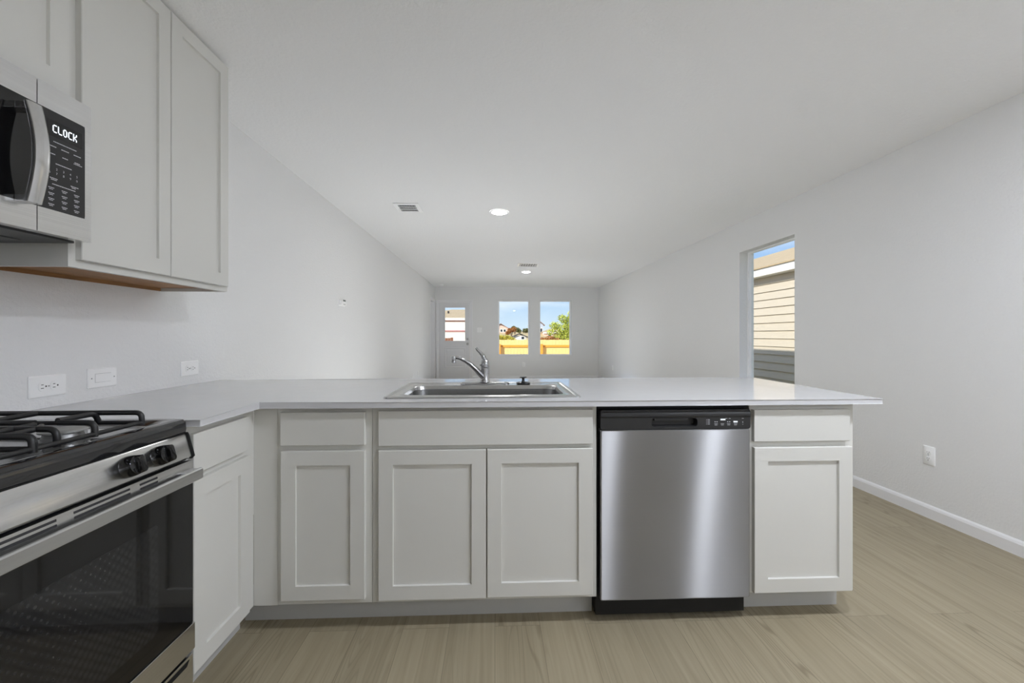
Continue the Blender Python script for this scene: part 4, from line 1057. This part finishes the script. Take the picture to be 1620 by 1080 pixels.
def house(name_label, x0, x1, y0, y1, zb, ze, zr, wall, roof, wins, axis='X', ov=0.4, hip=0.0, belt=None, hip1=None, rt=0.2):
    t = thing('house', ((x0 + x1) / 2, (y0 + y1) / 2, zb), name_label, 'house')
    bm = BM()
    if axis == 'Y' :       # gable faces the viewer
        prism(bm, [(x0, zb), (x1, zb), (x1, ze), ((x0 + x1) / 2, zr - 0.15), (x0, ze)], y0, y1, lambda u, v, d: (u, d, v))
    else: bx(bm, x0, x1, y0, y1, zb, ze)
    obj('walls', bm, wall, t)
    bm = BM()
    if axis == 'Y':
        xm = (x0 + x1) / 2
        prism(bm, [(x0 - ov, ze - 0.15), (xm, zr), (x1 + ov, ze - 0.15), (x1 + ov, ze - 0.15 + rt), (xm, zr + rt), (x0 - ov, ze - 0.15 + rt)], y0 - ov, y1 + ov, lambda u, v, d: (u, d, v))
    else:
        ym = (y0 + y1) / 2
        vb = [bm.verts.new(p) for p in ((x0 - ov, y0 - ov, ze), (x1 + ov, y0 - ov, ze), (x1 + ov, y1 + ov, ze), (x0 - ov, y1 + ov, ze))]
        r0 = bm.verts.new((x0 - ov + hip, ym, zr)); r1 = bm.verts.new((x1 + ov - (hip if hip1 is None else hip1), ym, zr))
        bm.faces.new(list(reversed(vb))); bm.faces.new((vb[0], vb[1], r1, r0)); bm.faces.new((vb[2], vb[3], r0, r1)); bm.faces.new((vb[1], vb[2], r1)); bm.faces.new((vb[3], vb[0], r0))
    obj('roof', bm, roof, t)
    bm = BM(); bx(bm, x0 - ov, x1 + ov, y0 - ov - 0.03, y0 - ov, ze - 0.17, ze + 0.01)
    if axis != 'Y': obj('fascia', bm, 'fascia_white', t)
    else: bm.free()
    for (a, b, c, d) in wins:
        bm = BM(); grid_solid(bm, [a - 0.08, a, b, b + 0.08], [c - 0.08, c, d, d + 0.08], lambda u, v: not (a < u < b and c < v < d), 0.0, 0.05, face_y(y0)); w = obj('window_trim', bm, 'fascia_white', t)
        bm = BM(); prism(bm, [(a, c), (b, c), (b, d), (a, d)], 0.0, 0.015, face_y(y0)); obj('pane', bm, 'glass_dark', w)
    for z in (belt or ()):
        bm = BM(); bx(bm, x0 - 0.02, x1 + 0.02, y0 - 0.05, y0 - 0.001, z - 0.05, z + 0.05); obj('belt_and_shade_line', bm, 'trim_mauve', t)
    return t
hw = house('big white house with a tan hip roof seen through the back door glass', -7.0, -0.7, 30.0, 38.0, -0.9, 2.39, 3.24, 'siding_white', 'roof_tan', [], ov=0.12, hip=3.6, hip1=0.5, belt=(1.46, 2.20))  # upper belt paints the shadow line below the eave, lower one is trim
bm = BM(); lathe(bm, [(0.07, -0.1), (0.07, 0.10), (0.03, 0.11)], (-3.55, 32.0, 2.9)); obj('vent_pipe', bm, 'roof_dark', hw)
house('pink gabled house on the hill at the left edge of the left far window', -0.3, 2.3, 72.0, 78.0, 0.6, 2.35, 3.1, 'siding_pink', 'roof_brown', [(0.95, 1.3, 1.75, 2.15), (1.5, 1.85, 1.75, 2.15)], 'Y', 0.2, rt=0.1)
house('low flat roofed shed behind the fence in the left far window', 1.78, 3.0, 40.0, 42.0, -0.6, 1.10, 1.27, 'siding_white', 'roof_dark', [(2.55, 2.8, 0.78, 1.02)], 'Y', 0.15, rt=0.07)
house('grey blue house with a brown gable at the left edge of the right far window', 6.25, 8.15, 70.0, 76.0, 0.4, 2.9, 3.7, 'siding_grey', 'roof_brown', [(7.65, 7.95, 1.7, 2.3)], 'Y', 0.25, rt=0.12)
house('pale house low on the hillside behind the big tree', 6.6, 9.6, 56.0, 60.0, -0.4, 1.55, 2.1, 'siding_pink', 'roof_tan', [(7.2, 7.6, 0.9, 1.3)], hip=1.2, ov=0.15)

# trees and bushes
def foliage(bm, blobs, n, size, squash=0.85):
    tot = sum(b[3] ** 2 for b in blobs)
    for (cx, cy, cz, r) in blobs:
        for _ in range(int(n * r * r / tot)):
            d = Vector((random.gauss(0, 1), random.gauss(0, 1), random.gauss(0, 1))).normalized() * (r * random.uniform(0.45, 1.05))
            p = Vector((cx, cy, cz)) + Vector((d.x, d.y, d.z * squash))
            a = Vector((random.gauss(0, 1), random.gauss(0, 1), random.gauss(0, 1))).normalized(); b = a.orthogonal().normalized()
            s = size * random.uniform(0.6, 1.4)
            q = [bm.verts.new(p + a * s), bm.verts.new(p + b * s * 0.6), bm.verts.new(p - a * s), bm.verts.new(p - b * s * 0.6)]
            bm.faces.new(q)
def tree(label, x, y, zb, blobs, trunk_h, tr, n, size, m, group=None, name='tree', cat='tree'):
    t = thing(name, (x, y, zb), label, cat, group)
    bm = BM(); tube(bm, [(x, y, zb - 0.2), (x + 0.03, y, zb + trunk_h * 0.5), (x - 0.05, y, zb + trunk_h)], [tr, tr * 0.8, tr * 0.5], 10)
    for (cx, cy, cz, r) in blobs[:8]: tube(bm, [(x, y, zb + trunk_h * 0.6), ((x + cx) / 2, (y + cy) / 2, (zb + trunk_h + cz) / 2), (cx, cy, cz)], [tr * 0.45, tr * 0.3, tr * 0.1], 6)
    obj('trunk', bm, 'bark', t, smooth=50)
    bm = BM(); foliage(bm, blobs, n, size); obj('foliage', bm, m, t)
TY = 26.0
tree('large bright green tree in the right far window', 4.5, TY, -0.8,
     [(4.3, TY, 1.45, 0.55), (4.75, TY + .2, 1.95, 0.55), (4.25, TY, 2.2, 0.33), (3.75, TY, 1.75, 0.32), (3.5, TY, 1.35, 0.25), (5.2, TY, 1.4, 0.8), (4.6, TY, 0.9, 0.7), (3.9, TY, 0.95, 0.4), (4.9, TY - .1, 2.4, 0.38), (5.4, TY, 2.0, 0.6)], 1.9, 0.11, 7000, 0.050, 'leaf_green')
BY = 30.0
tree('yellow green bush behind the fence at the left of the left far window', 0.8, BY, -0.9, [(0.45, BY, 0.92, 0.32), (0.9, BY, 0.9, 0.33), (1.25, BY, 0.75, 0.3), (0.15, BY, 0.8, 0.35)], 1.0, 0.06, 2200, 0.05, 'leaf_yellow', name='bush', cat='bush')
tree('rust and orange tree beside the pink house on the hill', 2.1, 52.0, 0.4, [(1.9, 52.0, 1.75, 0.36), (2.3, 52.0, 1.85, 0.38), (1.6, 52.0, 1.45, 0.3)], 1.0, 0.08, 900, 0.09, 'leaf_rust')
tree('tall olive tree on the hill left of centre in the left far window', 2.85, 60.0, 0.8, [(2.7, 60.0, 2.15, 0.38), (3.15, 60.0, 1.95, 0.4), (3.5, 60.0, 1.75, 0.35)], 1.0, 0.08, 900, 0.09, 'leaf_olive')
tree('dark olive tree at the right edge of the left far window', 4.7, 63.0, 0.9, [(4.5, 63.0, 1.85, 0.38), (4.9, 63.0, 1.9, 0.38), (5.3, 63.0, 1.65, 0.38)], 1.0, 0.08, 900, 0.09, 'leaf_olive')
tree('brownish shrub along the fence in the right far window', 3.1, 23.5, -0.85, [(2.7, 23.5, 0.80, 0.3), (3.1, 23.5, 0.85, 0.33), (3.5, 23.5, 0.75, 0.3)], 1.0, 0.05, 1600, 0.045, 'leaf_rust', name='shrub', cat='bush')
